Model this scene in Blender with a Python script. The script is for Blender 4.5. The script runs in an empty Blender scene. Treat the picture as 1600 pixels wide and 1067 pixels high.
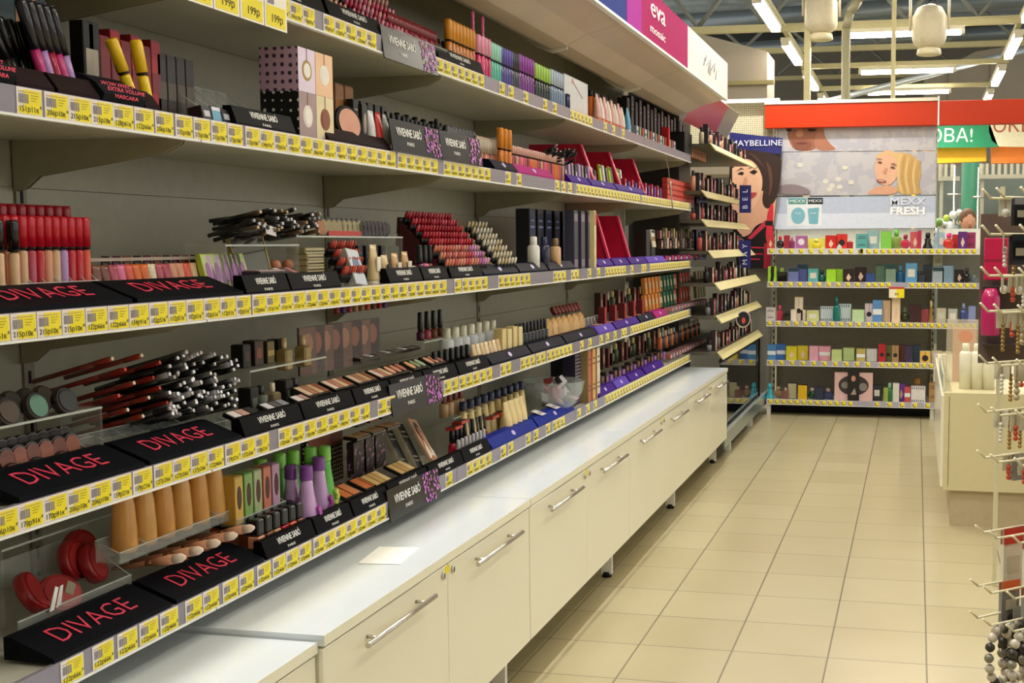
import bpy, math, random
from mathutils import Matrix, Vector
random.seed(7)
PI = math.pi
SC = bpy.context.scene
COL = SC.collection

# ---------------------------------------------------------------- camera (photo was cropped: principal point right of centre)
FPX, CX, CY, PY, CAMH = 1845.0, 1055.0, 533.0, 154.0, 1.295
TH = math.atan(PY / FPX); PS = math.atan((1432 - CX) / math.hypot(FPX, PY))
_c, _s, _ct, _st = math.cos(PS), math.sin(PS), math.cos(TH), math.sin(TH)
RV = Vector((_c, _s, 0)); FV = Vector((-_s * _ct, _c * _ct, -_st)); UV = Vector((-_s * _st, _c * _st, _ct))
cam = bpy.data.cameras.new('camera'); camo = bpy.data.objects.new('camera', cam); COL.objects.link(camo)
cam.sensor_width = 36.0; cam.lens = FPX / 1600 * 36.0
cam.shift_x = -(CX - 800) / 1600.0; cam.shift_y = -(533.5 - CY) / 1600.0
cam.clip_start = 0.05; cam.clip_end = 200
m = Matrix((RV, UV, -FV)).transposed().to_4x4(); m.translation = Vector((0, 0, CAMH)); camo.matrix_world = m
SC.camera = camo

# ---------------------------------------------------------------- world, exposure, ceiling light
SC.view_settings.view_transform = 'Standard'; SC.view_settings.look = 'None'
SC.view_settings.gamma = 1.0; SC.view_settings.exposure = 0.93; SC.view_settings.use_curve_mapping = False
w = bpy.data.worlds.new('world'); SC.world = w; w.use_nodes = True
w.node_tree.nodes['Background'].inputs[0].default_value = (1.0, 0.97, 0.90, 1)
w.node_tree.nodes['Background'].inputs[1].default_value = 0.6
LAMP_E = 42.0          # watts of each fluorescent fixture
LAMP_C = (1.0, 0.92, 0.76)
EMIT = 21.0
SPOT_W = 55.0        # watts of each ceiling spotlight

def ray(x, y):
    a = (x - CX) / FPX; b = (CY - y) / FPX
    return RV * a + UV * b + FV
def YX(x, X, y=420):           # where the pixel column meets the plane X = const
    d = ray(x, y); return d.y * X / d.x
def atX(x, y, X):
    d = ray(x, y); t = X / d.x; return d.y * t, CAMH + d.z * t
def atY(x, y, Y):
    d = ray(x, y); t = Y / d.y; return d.x * t, CAMH + d.z * t

# ---------------------------------------------------------------- materials
def lin(h):
    h = h.lstrip('#'); o = []
    for i in (0, 2, 4):
        v = int(h[i:i+2], 16) / 255.0
        o.append(v / 12.92 if v <= 0.04045 else ((v + 0.055) / 1.055) ** 2.4)
    return (*o, 1.0)
MC = {}
def M(h, rough=0.45, metal=0.0, trans=0.0, alpha=1.0, emit=0.0, var=0.04, scale=30.0, coat=0.0, spec=0.5):
    key = (h, rough, metal, trans, alpha, emit, var, coat, spec)
    if key in MC: return MC[key]
    mt = bpy.data.materials.new('surface_' + h.lstrip('#')); mt.use_nodes = True
    nt = mt.node_tree; b = nt.nodes['Principled BSDF']; c = lin(h)
    if var > 0:
        tc = nt.nodes.new('ShaderNodeTexCoord'); n = nt.nodes.new('ShaderNodeTexNoise'); n.inputs['Scale'].default_value = scale
        r = nt.nodes.new('ShaderNodeValToRGB')
        r.color_ramp.elements[0].position = 0.3; r.color_ramp.elements[1].position = 0.7
        r.color_ramp.elements[0].color = (*[v * (1 - var) for v in c[:3]], 1)
        r.color_ramp.elements[1].color = (*[min(1, v * (1 + var)) for v in c[:3]], 1)
        nt.links.new(tc.outputs['Object'], n.inputs['Vector']); nt.links.new(n.outputs['Fac'], r.inputs['Fac'])
        nt.links.new(r.outputs['Color'], b.inputs['Base Color'])
    else: b.inputs['Base Color'].default_value = c
    b.inputs['Roughness'].default_value = rough; b.inputs['Metallic'].default_value = metal
    if trans: b.inputs['Transmission Weight'].default_value = trans
    if alpha < 1: b.inputs['Alpha'].default_value = alpha
    if spec != 0.5: b.inputs['Specular IOR Level'].default_value = spec
    if coat: b.inputs['Coat Weight'].default_value = coat
    if emit:
        b.inputs['Emission Color'].default_value = c; b.inputs['Emission Strength'].default_value = emit
    MC[key] = mt; return mt
def gloss(h): return M(h, 0.25, coat=0.15)
def satin(h): return M(h, 0.5, spec=0.06)
def patt(h1, h2, kind='dots', scale=40.0, rough=0.4, thr=0.35):
    key = (h1, h2, kind, scale, thr)
    if key in MC: return MC[key]
    mt = bpy.data.materials.new('print_' + kind); mt.use_nodes = True
    nt = mt.node_tree; b = nt.nodes['Principled BSDF']; b.inputs['Roughness'].default_value = rough
    tc = nt.nodes.new('ShaderNodeTexCoord'); mx = nt.nodes.new('ShaderNodeMix'); mx.data_type = 'RGBA'
    if kind == 'dots':
        v = nt.nodes.new('ShaderNodeTexVoronoi'); v.inputs['Scale'].default_value = scale; v.inputs['Randomness'].default_value = 0.15
        t = nt.nodes.new('ShaderNodeMath'); t.operation = 'LESS_THAN'; t.inputs[1].default_value = thr
        nt.links.new(tc.outputs['Object'], v.inputs['Vector']); nt.links.new(v.outputs['Distance'], t.inputs[0]); src = t.outputs[0]
    elif kind == 'blot':
        v = nt.nodes.new('ShaderNodeTexNoise'); v.inputs['Scale'].default_value = scale; v.inputs['Detail'].default_value = 3
        t = nt.nodes.new('ShaderNodeMath'); t.operation = 'GREATER_THAN'; t.inputs[1].default_value = thr
        nt.links.new(tc.outputs['Object'], v.inputs['Vector']); nt.links.new(v.outputs['Fac'], t.inputs[0]); src = t.outputs[0]
    else:
        v = nt.nodes.new('ShaderNodeTexWave'); v.inputs['Scale'].default_value = scale
        v.bands_direction = kind[-1].upper(); v.inputs['Distortion'].default_value = 3.0 if kind.startswith('zebra') else 0.0
        t = nt.nodes.new('ShaderNodeMath'); t.operation = 'GREATER_THAN'; t.inputs[1].default_value = thr
        nt.links.new(tc.outputs['Object'], v.inputs['Vector']); nt.links.new(v.outputs['Fac'], t.inputs[0]); src = t.outputs[0]
    nt.links.new(src, mx.inputs['Factor']); mx.inputs['A'].default_value = lin(h1); mx.inputs['B'].default_value = lin(h2)
    nt.links.new(mx.outputs['Result'], b.inputs['Base Color'])
    MC[key] = mt; return mt
ACR = M('#e8eee8', 0.06, alpha=0.13, var=0)
ACRE = M('#dfe8e0', 0.15, alpha=0.6, var=0)
BLK = M('#0a0a0d', 0.3, spec=.3); BLKM = M('#111115', 0.5, spec=.2); WHT = M('#f2f2ee', 0.4); CREAM = M('#f0edd8', 0.3, coat=0.25, var=.008, scale=3)
PANEL = M('#b2b09c', 0.4); SHELFM = M("#cfccbe", 0.3); RAIL = M('#8b8490', 0.35); CHROME = M('#c8c4bc', 0.25, 0.9)
YEL = M('#f4e21a', 0.5, var=0.03); TAGW = M('#efe6e0', 0.5, var=0.02); INK = M('#2c2a24', 0.6, var=0); GREYINK = M('#8d8690', 0.6, var=0.3, scale=900)
PINKL = M('#e8415f', 0.5, var=0)

# ---------------------------------------------------------------- mesh builder
class MB:
    def __init__(s): s.v = []; s.f = []; s.mi = []; s.sm = []; s.m = []
    def mat(s, m):
        if m not in s.m: s.m.append(m)
        return s.m.index(m)
    def add(s, vs, fs, m, smooth=False, T=None):
        k = len(s.v); i = s.mat(m)
        s.v += [tuple(T @ Vector(p)) if T else tuple(p) for p in vs]
        for f in fs: s.f.append([k + a for a in f]); s.mi.append(i); s.sm.append(smooth)
        return s
    def box(s, x0, x1, y0, y1, z0, z1, m, T=None, ch=0.0):
        if ch <= 0:
            vs = [(x0,y0,z0),(x1,y0,z0),(x1,y1,z0),(x0,y1,z0),(x0,y0,z1),(x1,y0,z1),(x1,y1,z1),(x0,y1,z1)]
            return s.add(vs, [(0,3,2,1),(4,5,6,7),(0,1,5,4),(1,2,6,5),(2,3,7,6),(3,0,4,7)], m, False, T)
        c = ch; P = [(x0+c,y0),(x1-c,y0),(x1,y0+c),(x1,y1-c),(x1-c,y1),(x0+c,y1),(x0,y1-c),(x0,y0+c)]
        Q = [(x0+2*c,y0+c),(x1-2*c,y0+c),(x1-c,y0+2*c),(x1-c,y1-2*c),(x1-2*c,y1-c),(x0+2*c,y1-c),(x0+c,y1-2*c),(x0+c,y0+2*c)]
        vs = [(*q, z0) for q in Q] + [(*p, z0+c) for p in P] + [(*p, z1-c) for p in P] + [(*q, z1) for q in Q]
        fs = [tuple(range(7,-1,-1)), tuple(range(24,32))]
        for r in range(3):
            for i in range(8): j = (i+1) % 8; fs.append((r*8+i, r*8+j, r*8+8+j, r*8+8+i))
        return s.add(vs, fs, m, False, T)
    def prism(s, poly, a, b, m, ax='z', T=None, smooth=False):     # poly extruded along axis
        n = len(poly)
        def mp(p, h):
            return (p[0], p[1], h) if ax == 'z' else ((p[0], h, p[1]) if ax == 'y' else (h, p[0], p[1]))
        vs = [mp(p, a) for p in poly] + [mp(p, b) for p in poly]
        fs = [tuple(range(n-1,-1,-1)), tuple(range(n,2*n))] + [(i,(i+1)%n,n+(i+1)%n,n+i) for i in range(n)]
        return s.add(vs, fs, m, smooth, T)
    def lathe(s, prof, m, x=0, y=0, z=0, seg=14, T=None, sx=1, sy=1):
        vs = []; fs = []
        for r, h in prof:
            for i in range(seg):
                a = 2*PI*i/seg; vs.append((x + sx*r*math.cos(a), y + sy*r*math.sin(a), z + h))
        k = len(prof)
        for j in range(k-1):
            for i in range(seg): q = (i+1) % seg; fs.append((j*seg+i, j*seg+q, (j+1)*seg+q, (j+1)*seg+i))
        s.add(vs, fs, m, True, T)
        o = len(s.v) - len(vs)
        i0 = s.mat(m)
        s.f.append([o+i for i in range(seg-1,-1,-1)]); s.mi.append(i0); s.sm.append(False)
        s.f.append([o+(k-1)*seg+i for i in range(seg)]); s.mi.append(i0); s.sm.append(False)
        return s
    def rod(s, p0, p1, r, m, seg=8, r2=None):
        p0 = Vector(p0); p1 = Vector(p1); d = p1 - p0; L = d.length
        T = Matrix.Translation(p0) @ d.to_track_quat('Z', 'Y').to_matrix().to_4x4()
        return s.lathe([(r, 0), (r2 if r2 is not None else r, L)], m, seg=seg, T=T)
    def path(s, pts, r, m, seg=8):
        for a, b in zip(pts, pts[1:]): s.rod(a, b, r, m, seg)
        return s
    def ball(s, x, y, z, r, m, sx=1, sy=1, sz=1, seg=12, T=None):
        k = 7; pr = [(max(1e-4, r*math.sin(PI*i/k)), -r*sz*math.cos(PI*i/k)) for i in range(k+1)]
        return s.lathe(pr, m, x, y, z, seg, T, sx, sy)
    def disc(s, x, z, rx, rz, m, y=0.0, th=0.0006, seg=20, T=None, a0=0):    # flat ellipse facing -Y
        poly = [(x + rx*math.cos(a0+2*PI*i/seg), z + rz*math.sin(a0+2*PI*i/seg)) for i in range(seg)]
        return s.prism(poly, y - th, y, m, 'y', T)
    def poly(s, pts, m, y=0.0, th=0.0006, T=None): return s.prism(pts, y - th, y, m, 'y', T)
    def mesh(s, me, m, T):
        i = s.mat(m); k = len(s.v)
        s.v += [tuple(T @ v.co) for v in me.vertices]
        for p in me.polygons: s.f.append([k + a for a in p.vertices]); s.mi.append(i); s.sm.append(False)
        return s
    def text(s, body, size, m, x=0, z=0, y=0, T=None, sx=1.0, align='CENTER', bold=0.0, shear=0.0):   # readable from -Y
        me = textmesh(body, align, bold, shear)
        R = Matrix.Translation((x, y, z)) @ Matrix.Rotation(PI/2, 4, 'X') @ Matrix.Diagonal((size*sx, size, size, 1))
        return s.mesh(me, m, (T @ R) if T else R)
    def build(s, name='mesh'):
        me = bpy.data.meshes.new(name); me.from_pydata(s.v, [], s.f)
        for mt in s.m: me.materials.append(mt)
        me.polygons.foreach_set('material_index', s.mi); me.polygons.foreach_set('use_smooth', s.sm)
        me.update(); return me
TXT = {}
def textmesh(body, align='CENTER', bold=0.0, shear=0.0):
    k = (body, align, bold, shear)
    if k in TXT: return TXT[k]
    cu = bpy.data.curves.new('lettering', 'FONT'); cu.body = body; cu.size = 1.0; cu.align_x = align; cu.align_y = 'CENTER'
    cu.extrude = 0.01; cu.offset = bold; cu.resolution_u = 2; cu.shear = shear
    o = bpy.data.objects.new('lettering', cu); COL.objects.link(o)
    dg = bpy.context.evaluated_depsgraph_get(); dg.update()
    me = bpy.data.meshes.new_from_object(o.evaluated_get(dg)); bpy.data.objects.remove(o)
    TXT[k] = me; return me

# ---------------------------------------------------------------- object helpers
def tag(o, label, cat, group=None, kind=None):
    if label: o['label'] = label
    if cat: o['category'] = cat
    if group: o['group'] = group
    if kind: o['kind'] = kind
    return o
def part(name, mb, parent=None, loc=(0,0,0), rot=(0,0,0), label=None):
    me = mb.build(name) if isinstance(mb, MB) else mb
    o = bpy.data.objects.new(name, me); COL.objects.link(o)
    o.location = loc; o.rotation_euler = rot
    if parent: o.parent = parent
    if label: o['label'] = label
    return o
def thing(name, label, cat, loc=(0,0,0), rot=(0,0,0), group=None):
    o = bpy.data.objects.new(name, None); COL.objects.link(o); o.empty_display_size = 0.02
    o.location = loc; o.rotation_euler = rot; return tag(o, label, cat, group)
def struct(name, mb, loc=(0,0,0)):
    o = part(name, mb, None, loc); o['kind'] = 'structure'; return o
def inst(spec, parent):
    for s in spec:
        o = bpy.data.objects.new(s[0], s[1]); COL.objects.link(o); o.parent = parent
        if len(s) > 2: inst(s[2], o)
PC = {}
def kind(fn, *a):                 # one prototype per look: list of (part name, mesh, [sub-parts])
    k = (fn.__name__, a)
    if k not in PC: PC[k] = [(s[0], s[1].build(s[0]), [(q[0], q[1].build(q[0])) for q in (s[2] if len(s) > 2 else [])]) for s in fn(*a)]
    return PC[k]
LONG = set()
def place(name, spec, loc, label, cat, group=None, rz=PI/2, rx=0.0, ry=0.0):
    if len(spec) == 1 and not spec[0][2]:
        o = bpy.data.objects.new(name, spec[0][1]); COL.objects.link(o); tag(o, label, cat, group)
        o.location = loc
    else:
        o = thing(name, label, cat, loc, group=group); inst(spec, o)
    o.rotation_mode = 'XYZ'
    o.matrix_world = Matrix.Translation(loc) @ Matrix.Rotation(rz, 4, 'Z') @ Matrix.Rotation(ry, 4, 'Y') @ Matrix.Rotation(rx, 4, 'X')
    return o

# ---------------------------------------------------------------- product kinds (front = -Y, base at z 0)
def k_gloss(cap, body, r=0.0085, hb=0.082, hc=0.055):
    b = MB().lathe([(r*.9,0),(r,.002),(r,hb-.004),(r*.6,hb)], gloss(body), seg=12)
    n = MB().lathe([(r*1.02,hb),(r*1.02,hb+.004)], BLK, seg=12)
    c = MB().lathe([(r*1.1,hb+.004),(r*1.12,hb+hc-.006),(r*.95,hb+hc)], gloss(cap), seg=12)
    return [('body', b), ('collar', n), ('cap', c)]
def k_tube(body, cap, w=0.02, h=0.065, hc=0.014, lab=None):        # squeeze tube standing on its cap
    b = MB(); vs = []; fs = []; seg = 14; rings = [(0,1,1),(.45,1,.8),(.85,1.06,.25),(1,1.08,.05)]
    for t, a, d in rings:
        for i in range(seg):
            q = 2*PI*i/seg; vs.append((w/2*a*math.cos(q), w/2*d*math.sin(q), hc + t*(h-hc)))
    for j in range(3):
        for i in range(seg): k = (i+1) % seg; fs.append((j*seg+i, j*seg+k, (j+1)*seg+k, (j+1)*seg+i))
    fs.append(tuple(3*seg+i for i in range(seg)))
    b.add(vs, fs, gloss(body), True)
    c = MB().lathe([(w*.46,0),(w*.48,.002),(w*.46,hc)], gloss(cap), seg=14)
    o = [('tube_body', b), ('cap', c)]
    if lab: o.append(('label_panel', MB().box(-w*.3, w*.3, -w*.5, -w*.42, h*.35, h*.7, M(lab))))
    return o
def k_nail(body, cap='#0b0b0d', w=0.022, hb=0.03, hc=0.042):
    b = MB().lathe([(w*.45,0),(w*.5,.003),(w*.5,hb*.75),(w*.25,hb)], gloss(body), seg=12)
    c = MB().lathe([(w*.34,hb),(w*.38,hb+.003),(w*.30,hb+hc-.003),(w*.24,hb+hc)], gloss(cap), seg=12)
    return [('bottle', b), ('cap', c)]
def k_bottle(body, cap, w, h, hc, prof='flask', dec=None):
    hb = h - hc
    P = {'flask': [(.42,0),(.5,.03),(.5,.1),(.43,.45),(.3,.8),(.25,1)], 'round': [(.46,0),(.5,.03),(.5,.8),(.3,.95),(.26,1)],
         'slim': [(.5,0),(.5,.93),(.4,.98),(.34,1)], 'squat': [(.42,0),(.5,.15),(.5,.6),(.32,.9),(.2,1)],
         'amph': [(.44,0),(.5,.05),(.49,.3),(.42,.7),(.3,.95),(.26,1)],
         'cone': [(.48,0),(.5,.05),(.42,.5),(.27,.9),(.24,1)]}[prof]
    b = MB().lathe([(w*r, hb*t) for r, t in P], gloss(body), seg=16)
    c = MB().lathe([(w*.27,hb),(w*.29,hb+.002),(w*.28,h-.003),(w*.22,h)], gloss(cap), seg=14)
    o = [('bottle', b), ('cap', c)]
    if dec:
        d = MB(); random.seed(3)
        for i in range(5):
            z = hb*(.1+.09*i); x = w*(.16 - .07*(i % 3)); d.disc(x, z, w*.13, w*.15, M(dec), y=-w*.36-.006+ i*.0003, th=.006, seg=6)
        o.append(('flower_print', d))
    return o
def k_carton(face, side, w, d, h, style='plain', ink='#222222'):
    b = MB().box(-w/2, w/2, -d/2, d/2, 0, h, M(side), ch=min(w, d)*.03)
    f = MB(); y = -d/2; I = M(ink, var=0)
    f.box(-w*.47, w*.47, y-.0006, y, h*.02, h*.98, M(face))
    y -= .0006
    if style == 'oval': f.disc(0, h*.55, w*.28, h*.25, M(ink), y)
    elif style == 'band': f.box(-w*.47, w*.47, y-.0005, y, h*.35, h*.6, I)
    elif style == 'lines':
        for i, (t, q) in enumerate([(.8,.3),(.7,.36),(.3,.3),(.22,.36)]): f.box(-w*q, w*q, y-.0005, y, h*t, h*(t+.03), I)
    elif style == 'top': f.box(-w*.47, w*.47, y-.0005, y, h*.75, h*.98, I)
    elif style == 'label': f.box(-w*.3, w*.3, y-.0005, y, h*.3, h*.7, I)
    elif style == 'stripes':
        for i in range(6): f.box(-w*.44+i*w*.15, -w*.38+i*w*.15, y-.0005, y, h*.82, h*.95, I); f.box(-w*.44+i*w*.15, -w*.38+i*w*.15, y-.0005, y, h*.05, h*.18, I)
    elif style == 'ball': f.disc(0, h*.42, w*.3, w*.3, I, y); f.box(-w*.02, w*.02, y-.0005, y, h*.6, h*.98, I)
    elif style == 'leaf': f.poly([(0,h*.1),(w*.25,h*.4),(0,h*.7),(-w*.2,h*.35)], I, y)
    lid = MB().box(-w/2+.001, w/2-.001, -d/2+.001, d/2-.001, h, h+.0012, M(side, .35))
    return [('carton', b), ('printed_front', f), ('lid_flap', lid)]
def k_compact(r, case, pan, th=0.014):            # round compact standing on its rim, face to -Y
    R = Matrix.Rotation(PI/2, 4, 'X'); b = MB().lathe([(r*.94,-th/2),(r,-th/4),(r,th/4),(r*.94,th/2)], gloss(case), z=0, seg=22, T=Matrix.Translation((0,0,r)) @ R)
    p = MB().lathe([(r*.78,0),(r*.78,.0015)], M(pan), seg=22, T=Matrix.Translation((0,-th/2,r)) @ R)
    return [('case', b), ('powder_pan', p)]
def k_pencil(body, cap, r=0.004, L=0.13, hc=0.04, tip=None):
    b = MB().lathe([(r,0),(r,L-hc)], gloss(body), seg=8)
    c = MB().lathe([(r*1.15,L-hc),(r*1.15,L-.003),(r*.8,L)], gloss(cap), seg=8)
    o = [('barrel', b), ('cap', c)]
    if tip: o.append(('end_plug', MB().lathe([(r*.9,L),(r*.8,L+.004)], M(tip, .2, .6), seg=8)))
    return o
def k_pencil1(body, cap, r=0.004, L=0.13, hc=0.04):
    return [('pencil', MB().lathe([(r,0),(r,L-hc)], gloss(body), seg=7).lathe([(r*1.15,L-hc),(r*.9,L)], gloss(cap), seg=7))]
def k_palette(case, pans, w=0.09, d=0.06, oval=0):          # lies flat, pans on top
    b = MB().box(-w/2, w/2, -d/2, d/2, 0, .009, gloss(case), ch=.001)
    n = len(pans); o = [('case', b)]
    for i, h in enumerate(pans):
        x = -w/2 + w*(i+.5)/n
        if oval: q = MB().lathe([(w/n*.38, .009), (w/n*.36, .0105)], M(h), x=x, seg=14, sy=1.5)
        else: q = MB().box(x-w/n*.42, x+w/n*.42, -d*.4, d*.4, .009, .0105, M(h))
        o.append(('colour_pan', q))
    return o
def k_perfume(glass, cap, w, d, h, hc, style='box', ink=None):
    g = M(glass, .08, alpha=.88, coat=.5)
    if style == 'box': b = MB().box(-w/2, w/2, -d/2, d/2, 0, h-hc, g, ch=.004)
    elif style == 'round': b = MB().ball(0, 0, (h-hc)/2, (h-hc)/2, g, sx=w/(h-hc), sy=d/(h-hc))
    elif style == 'gown': b = MB().lathe([(w*.5,0),(w*.48,.01),(w*.25,(h-hc)*.6),(w*.3,(h-hc)*.85),(w*.15,h-hc)], g)
    else: b = MB().lathe([(w*.46,0),(w*.5,.005),(w*.5,(h-hc)*.8),(w*.2,h-hc)], g, sy=d/w)
    o = [('flacon', b), ('cap', MB().lathe([(w*.2,h-hc),(w*.22,h-hc+.002),(w*.2,h)], M(cap, .2, .2), seg=14))]
    if ink: o.append(('label_panel', MB().box(-w*.28, w*.28, -d/2-.0012, -d/2+.004, (h-hc)*.25, (h-hc)*.7, M(ink))))
    return o
def k_spray(body, cap, w, h):
    b = MB().lathe([(w*.48,0),(w*.5,.004),(w*.5,h*.72),(w*.3,h*.8)], gloss(body), seg=16)
    return [('can', b), ('cap', MB().lathe([(w*.3,h*.8),(w*.3,h*.97),(w*.22,h)], gloss(cap), seg=14))]
def k_lipstick(h):
    b = MB().lathe([(.0065,0),(.0065,.022)], BLK, seg=8)
    b.lathe([(.0052,.022),(.0052,.034),(.0035,.041),(.001,.044)], gloss(h), seg=8)
    return [('lipstick', b)]
def k_squarenail(body, w=0.028, hb=0.026, hc=0.036):
    return [('bottle', MB().box(-w*.47, w*.47, -w*.47, w*.47, 0, hb, gloss(body), ch=.002)), ('cap', MB().box(-w*.44, w*.44, -w*.44, w*.44, hb+.001, hb+hc, M('#0c0c0e', .35), ch=.003))]
def k_brush(hd, fer, c1, c2):
    return [('handle', MB().lathe([(.003,0),(.006,.03),(.0055,.075)], gloss(hd), seg=8)),
            ('ferrule', MB().lathe([(.0055,.075),(.0065,.09)], M(fer, .25, .8), seg=8)),
            ('sponge_head', MB().lathe([(.0065,.09),(.009,.11),(.0095,.135)], M(c1, .7), seg=12).lathe([(.0095,.135),(.0085,.150),(.004,.158),(.001,.160)], M(c2, .7), seg=12))]
def k_dispbox(case, top, w, d, h):                 # tray with a low front, open on top
    t = .0015; b = MB(); mt = M(case, .3)
    b.box(-w/2, w/2, -d/2, d/2, 0, t, mt).box(-w/2, w/2, d/2-t, d/2, 0, h, mt).box(-w/2, w/2, -d/2, -d/2+t, 0, h*.45, mt)
    pts = [(-d/2,0),(d/2,0),(d/2,h),(-d/2,h*.45)]
    b.prism(pts, -w/2, -w/2+t, mt, 'x').prism(pts, w/2-t, w/2, mt, 'x')
    return [('tray_body', b)]
# ================================================================ the setting
def floor_mat():
    mt = bpy.data.materials.new('floor_tiles'); mt.use_nodes = True; nt = mt.node_tree; b = nt.nodes['Principled BSDF']; L = nt.links.new
    tc = nt.nodes.new('ShaderNodeTexCoord'); sp = nt.nodes.new('ShaderNodeSeparateXYZ'); L(tc.outputs['Object'], sp.inputs[0])
    def math_(op, a, v=None, w_=None):
        n = nt.nodes.new('ShaderNodeMath'); n.operation = op
        L(a, n.inputs[0])
        if v is not None:
            if isinstance(v, float): n.inputs[1].default_value = v
            else: L(v, n.inputs[1])
        return n.outputs[0]
    def line(o, off, hw):
        t = math_('ADD', o, off); t = math_('DIVIDE', t, 0.303); f = math_('FRACT', t); f = math_('SUBTRACT', f, 0.5); f = math_('ABSOLUTE', f)
        return math_('GREATER_THAN', f, 0.5 - hw / 0.303), math_('FLOOR', t)
    g1, i1 = line(sp.outputs[0], 10*0.303 - 0.052, 0.0026); g2, i2 = line(sp.outputs[1], 10*0.303 - 3.625, 0.0022)
    g = math_('MAXIMUM', g1, g2)
    cb = nt.nodes.new('ShaderNodeCombineXYZ'); L(i1, cb.inputs[0]); L(i2, cb.inputs[1])
    wn = nt.nodes.new('ShaderNodeTexWhiteNoise'); wn.noise_dimensions = '3D'; L(cb.outputs[0], wn.inputs['Vector'])
    no = nt.nodes.new('ShaderNodeTexNoise'); no.inputs['Scale'].default_value = 5; no.inputs['Detail'].default_value = 6; L(tc.outputs['Object'], no.inputs['Vector'])
    ad = math_('ADD', wn.outputs['Value'], no.outputs['Fac']); ad = math_('MULTIPLY', ad, 0.5)
    r = nt.nodes.new('ShaderNodeValToRGB'); r.color_ramp.elements[0].color = lin('#aca07c'); r.color_ramp.elements[1].color = lin('#b6ab88')
    r.color_ramp.elements[0].position = .2; r.color_ramp.elements[1].position = .8
    L(ad, r.inputs['Fac']); mx = nt.nodes.new('ShaderNodeMix'); mx.data_type = 'RGBA'; L(g, mx.inputs['Factor']); L(r.outputs['Color'], mx.inputs['A'])
    mx.inputs['B'].default_value = lin('#6e6450'); L(mx.outputs['Result'], b.inputs['Base Color'])
    b.inputs['Roughness'].default_value = 0.28
    return mt
struct('floor', MB().box(-9, 9, -4, 36, -0.1, 0, floor_mat()))
ROOF = M('#a9b3b8', 0.5, scale=3, var=.2)
cb = MB().box(-12, 12, -4, 36, 7.0, 7.1, ROOF)
for i in range(60): cb.box(-12, 12, -3.6 + i*.66, -3.3 + i*.66, 6.93, 7.0, ROOF)
struct('ceiling', cb)
GREIGE = M('#a99f8f', 0.7, scale=2)
struct('wall_back', MB().box(-12, 12, 35.5, 35.7, 0, 7, M('#7b7568', .8)))
struct('wall_rear', MB().box(-9, 9, -4.1, -4, 0, 7, M('#b0a890', .8)))
# far partition wall and bulkhead under the roof
pw = MB().prism([(0.1, 0), (6, 0), (6, 6.1), (1.2, 5.45), (0.1, 4.9)], 27.0, 27.2, GREIGE, 'y')
for i in range(6): pw.box(.6 + i*.9, .62 + i*.9, 26.98, 27.0, 2, 5.2 + i*.1, M('#8f8677', .7))
struct('wall_far_right', pw)
bw = MB().prism([(-6, 2.2), (-1.95, 2.2), (-1.95, 3.78), (-3.05, 4.1), (-6, 4.1)], 15.6, 16.4, GREIGE, 'y')
for z, h_ in ((3.35, .05), (2.72, .16)): bw.box(-6, -1.85, 15.5, 15.6, z, z + h_, M('#9a8f62', .6))
struct('wall_far_left', bw)

BEAM = M('#cdc394', .55)
def truss(Y, z0, z1, x0, x1, step, lab, r=.035):
    t = thing('roof_truss', lab, 'truss', (0, Y, z0))
    part('bottom_chord', MB().box(x0, x1, -.05, .05, 0, .1, BEAM), t); part('top_chord', MB().box(x0, x1, -.05, .05, z1-z0-.1, z1-z0, BEAM), t)
    n = int((x1-x0)/step)
    for i in range(n):
        a = x0 + i*step
        part('web_bar', MB().rod((a, 0, .1), (a+step/2, 0, z1-z0-.1), r, M('#7d8078', .5), 6).rod((a+step/2, 0, z1-z0-.1), (a+step, 0, .1), r, M('#7d8078', .5), 6), t)
truss(17.4, 4.35, 5.15, -4.2, 4.0, 1.0, 'nearest cream steel roof truss with diagonal bars high above the aisle')
truss(23.5, 5.0, 5.8, -6, 6, 1.3, 'middle roof truss seen behind the crosswise ceiling lights')
truss(30, 5.35, 6.2, -8, 8, 1.5, 'farthest roof truss low over the shop front')
for i, (x0, x1, Y, z) in enumerate([(-6, 6, 20.5, 5.05), (-6, 6, 26.3, 5.5)]):
    tag(part('roof_duct', MB().rod((x0, 0, 0), (x1, 0, .35), .14, M('#7f8990', .35, .6), 14), None, (0, Y, z)), ['silver ventilation duct crossing in front of the middle truss', 'silver ventilation duct crossing far under the roof'][i], 'duct')
for i, (x0, z0, x1, z1, Y) in enumerate([(-2.6, 3.3, 1.6, 4.3, 19.5)]):
    tag(part('sloping_pipe', MB().rod((x0, 0, z0), (x1, 0, z1), .05, M('#c6d0d6', .3, .5), 10), None, (0, Y, 0)), 'thin pale metal pipe sloping up to the right under the roof', 'pipe')
for Y in (22.0, 28.5):
    tag(part('roof_girder', MB().box(-8, 8, -.1, .1, 0, .38, M('#2e3130', .6)), None, (0, Y, 6.1 if Y < 25 else 6.0)), 'dark steel roof girder, %s' % ('the nearer one behind the ceiling lights' if Y < 25 else 'the farther one near the end wall'), 'girder')
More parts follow.
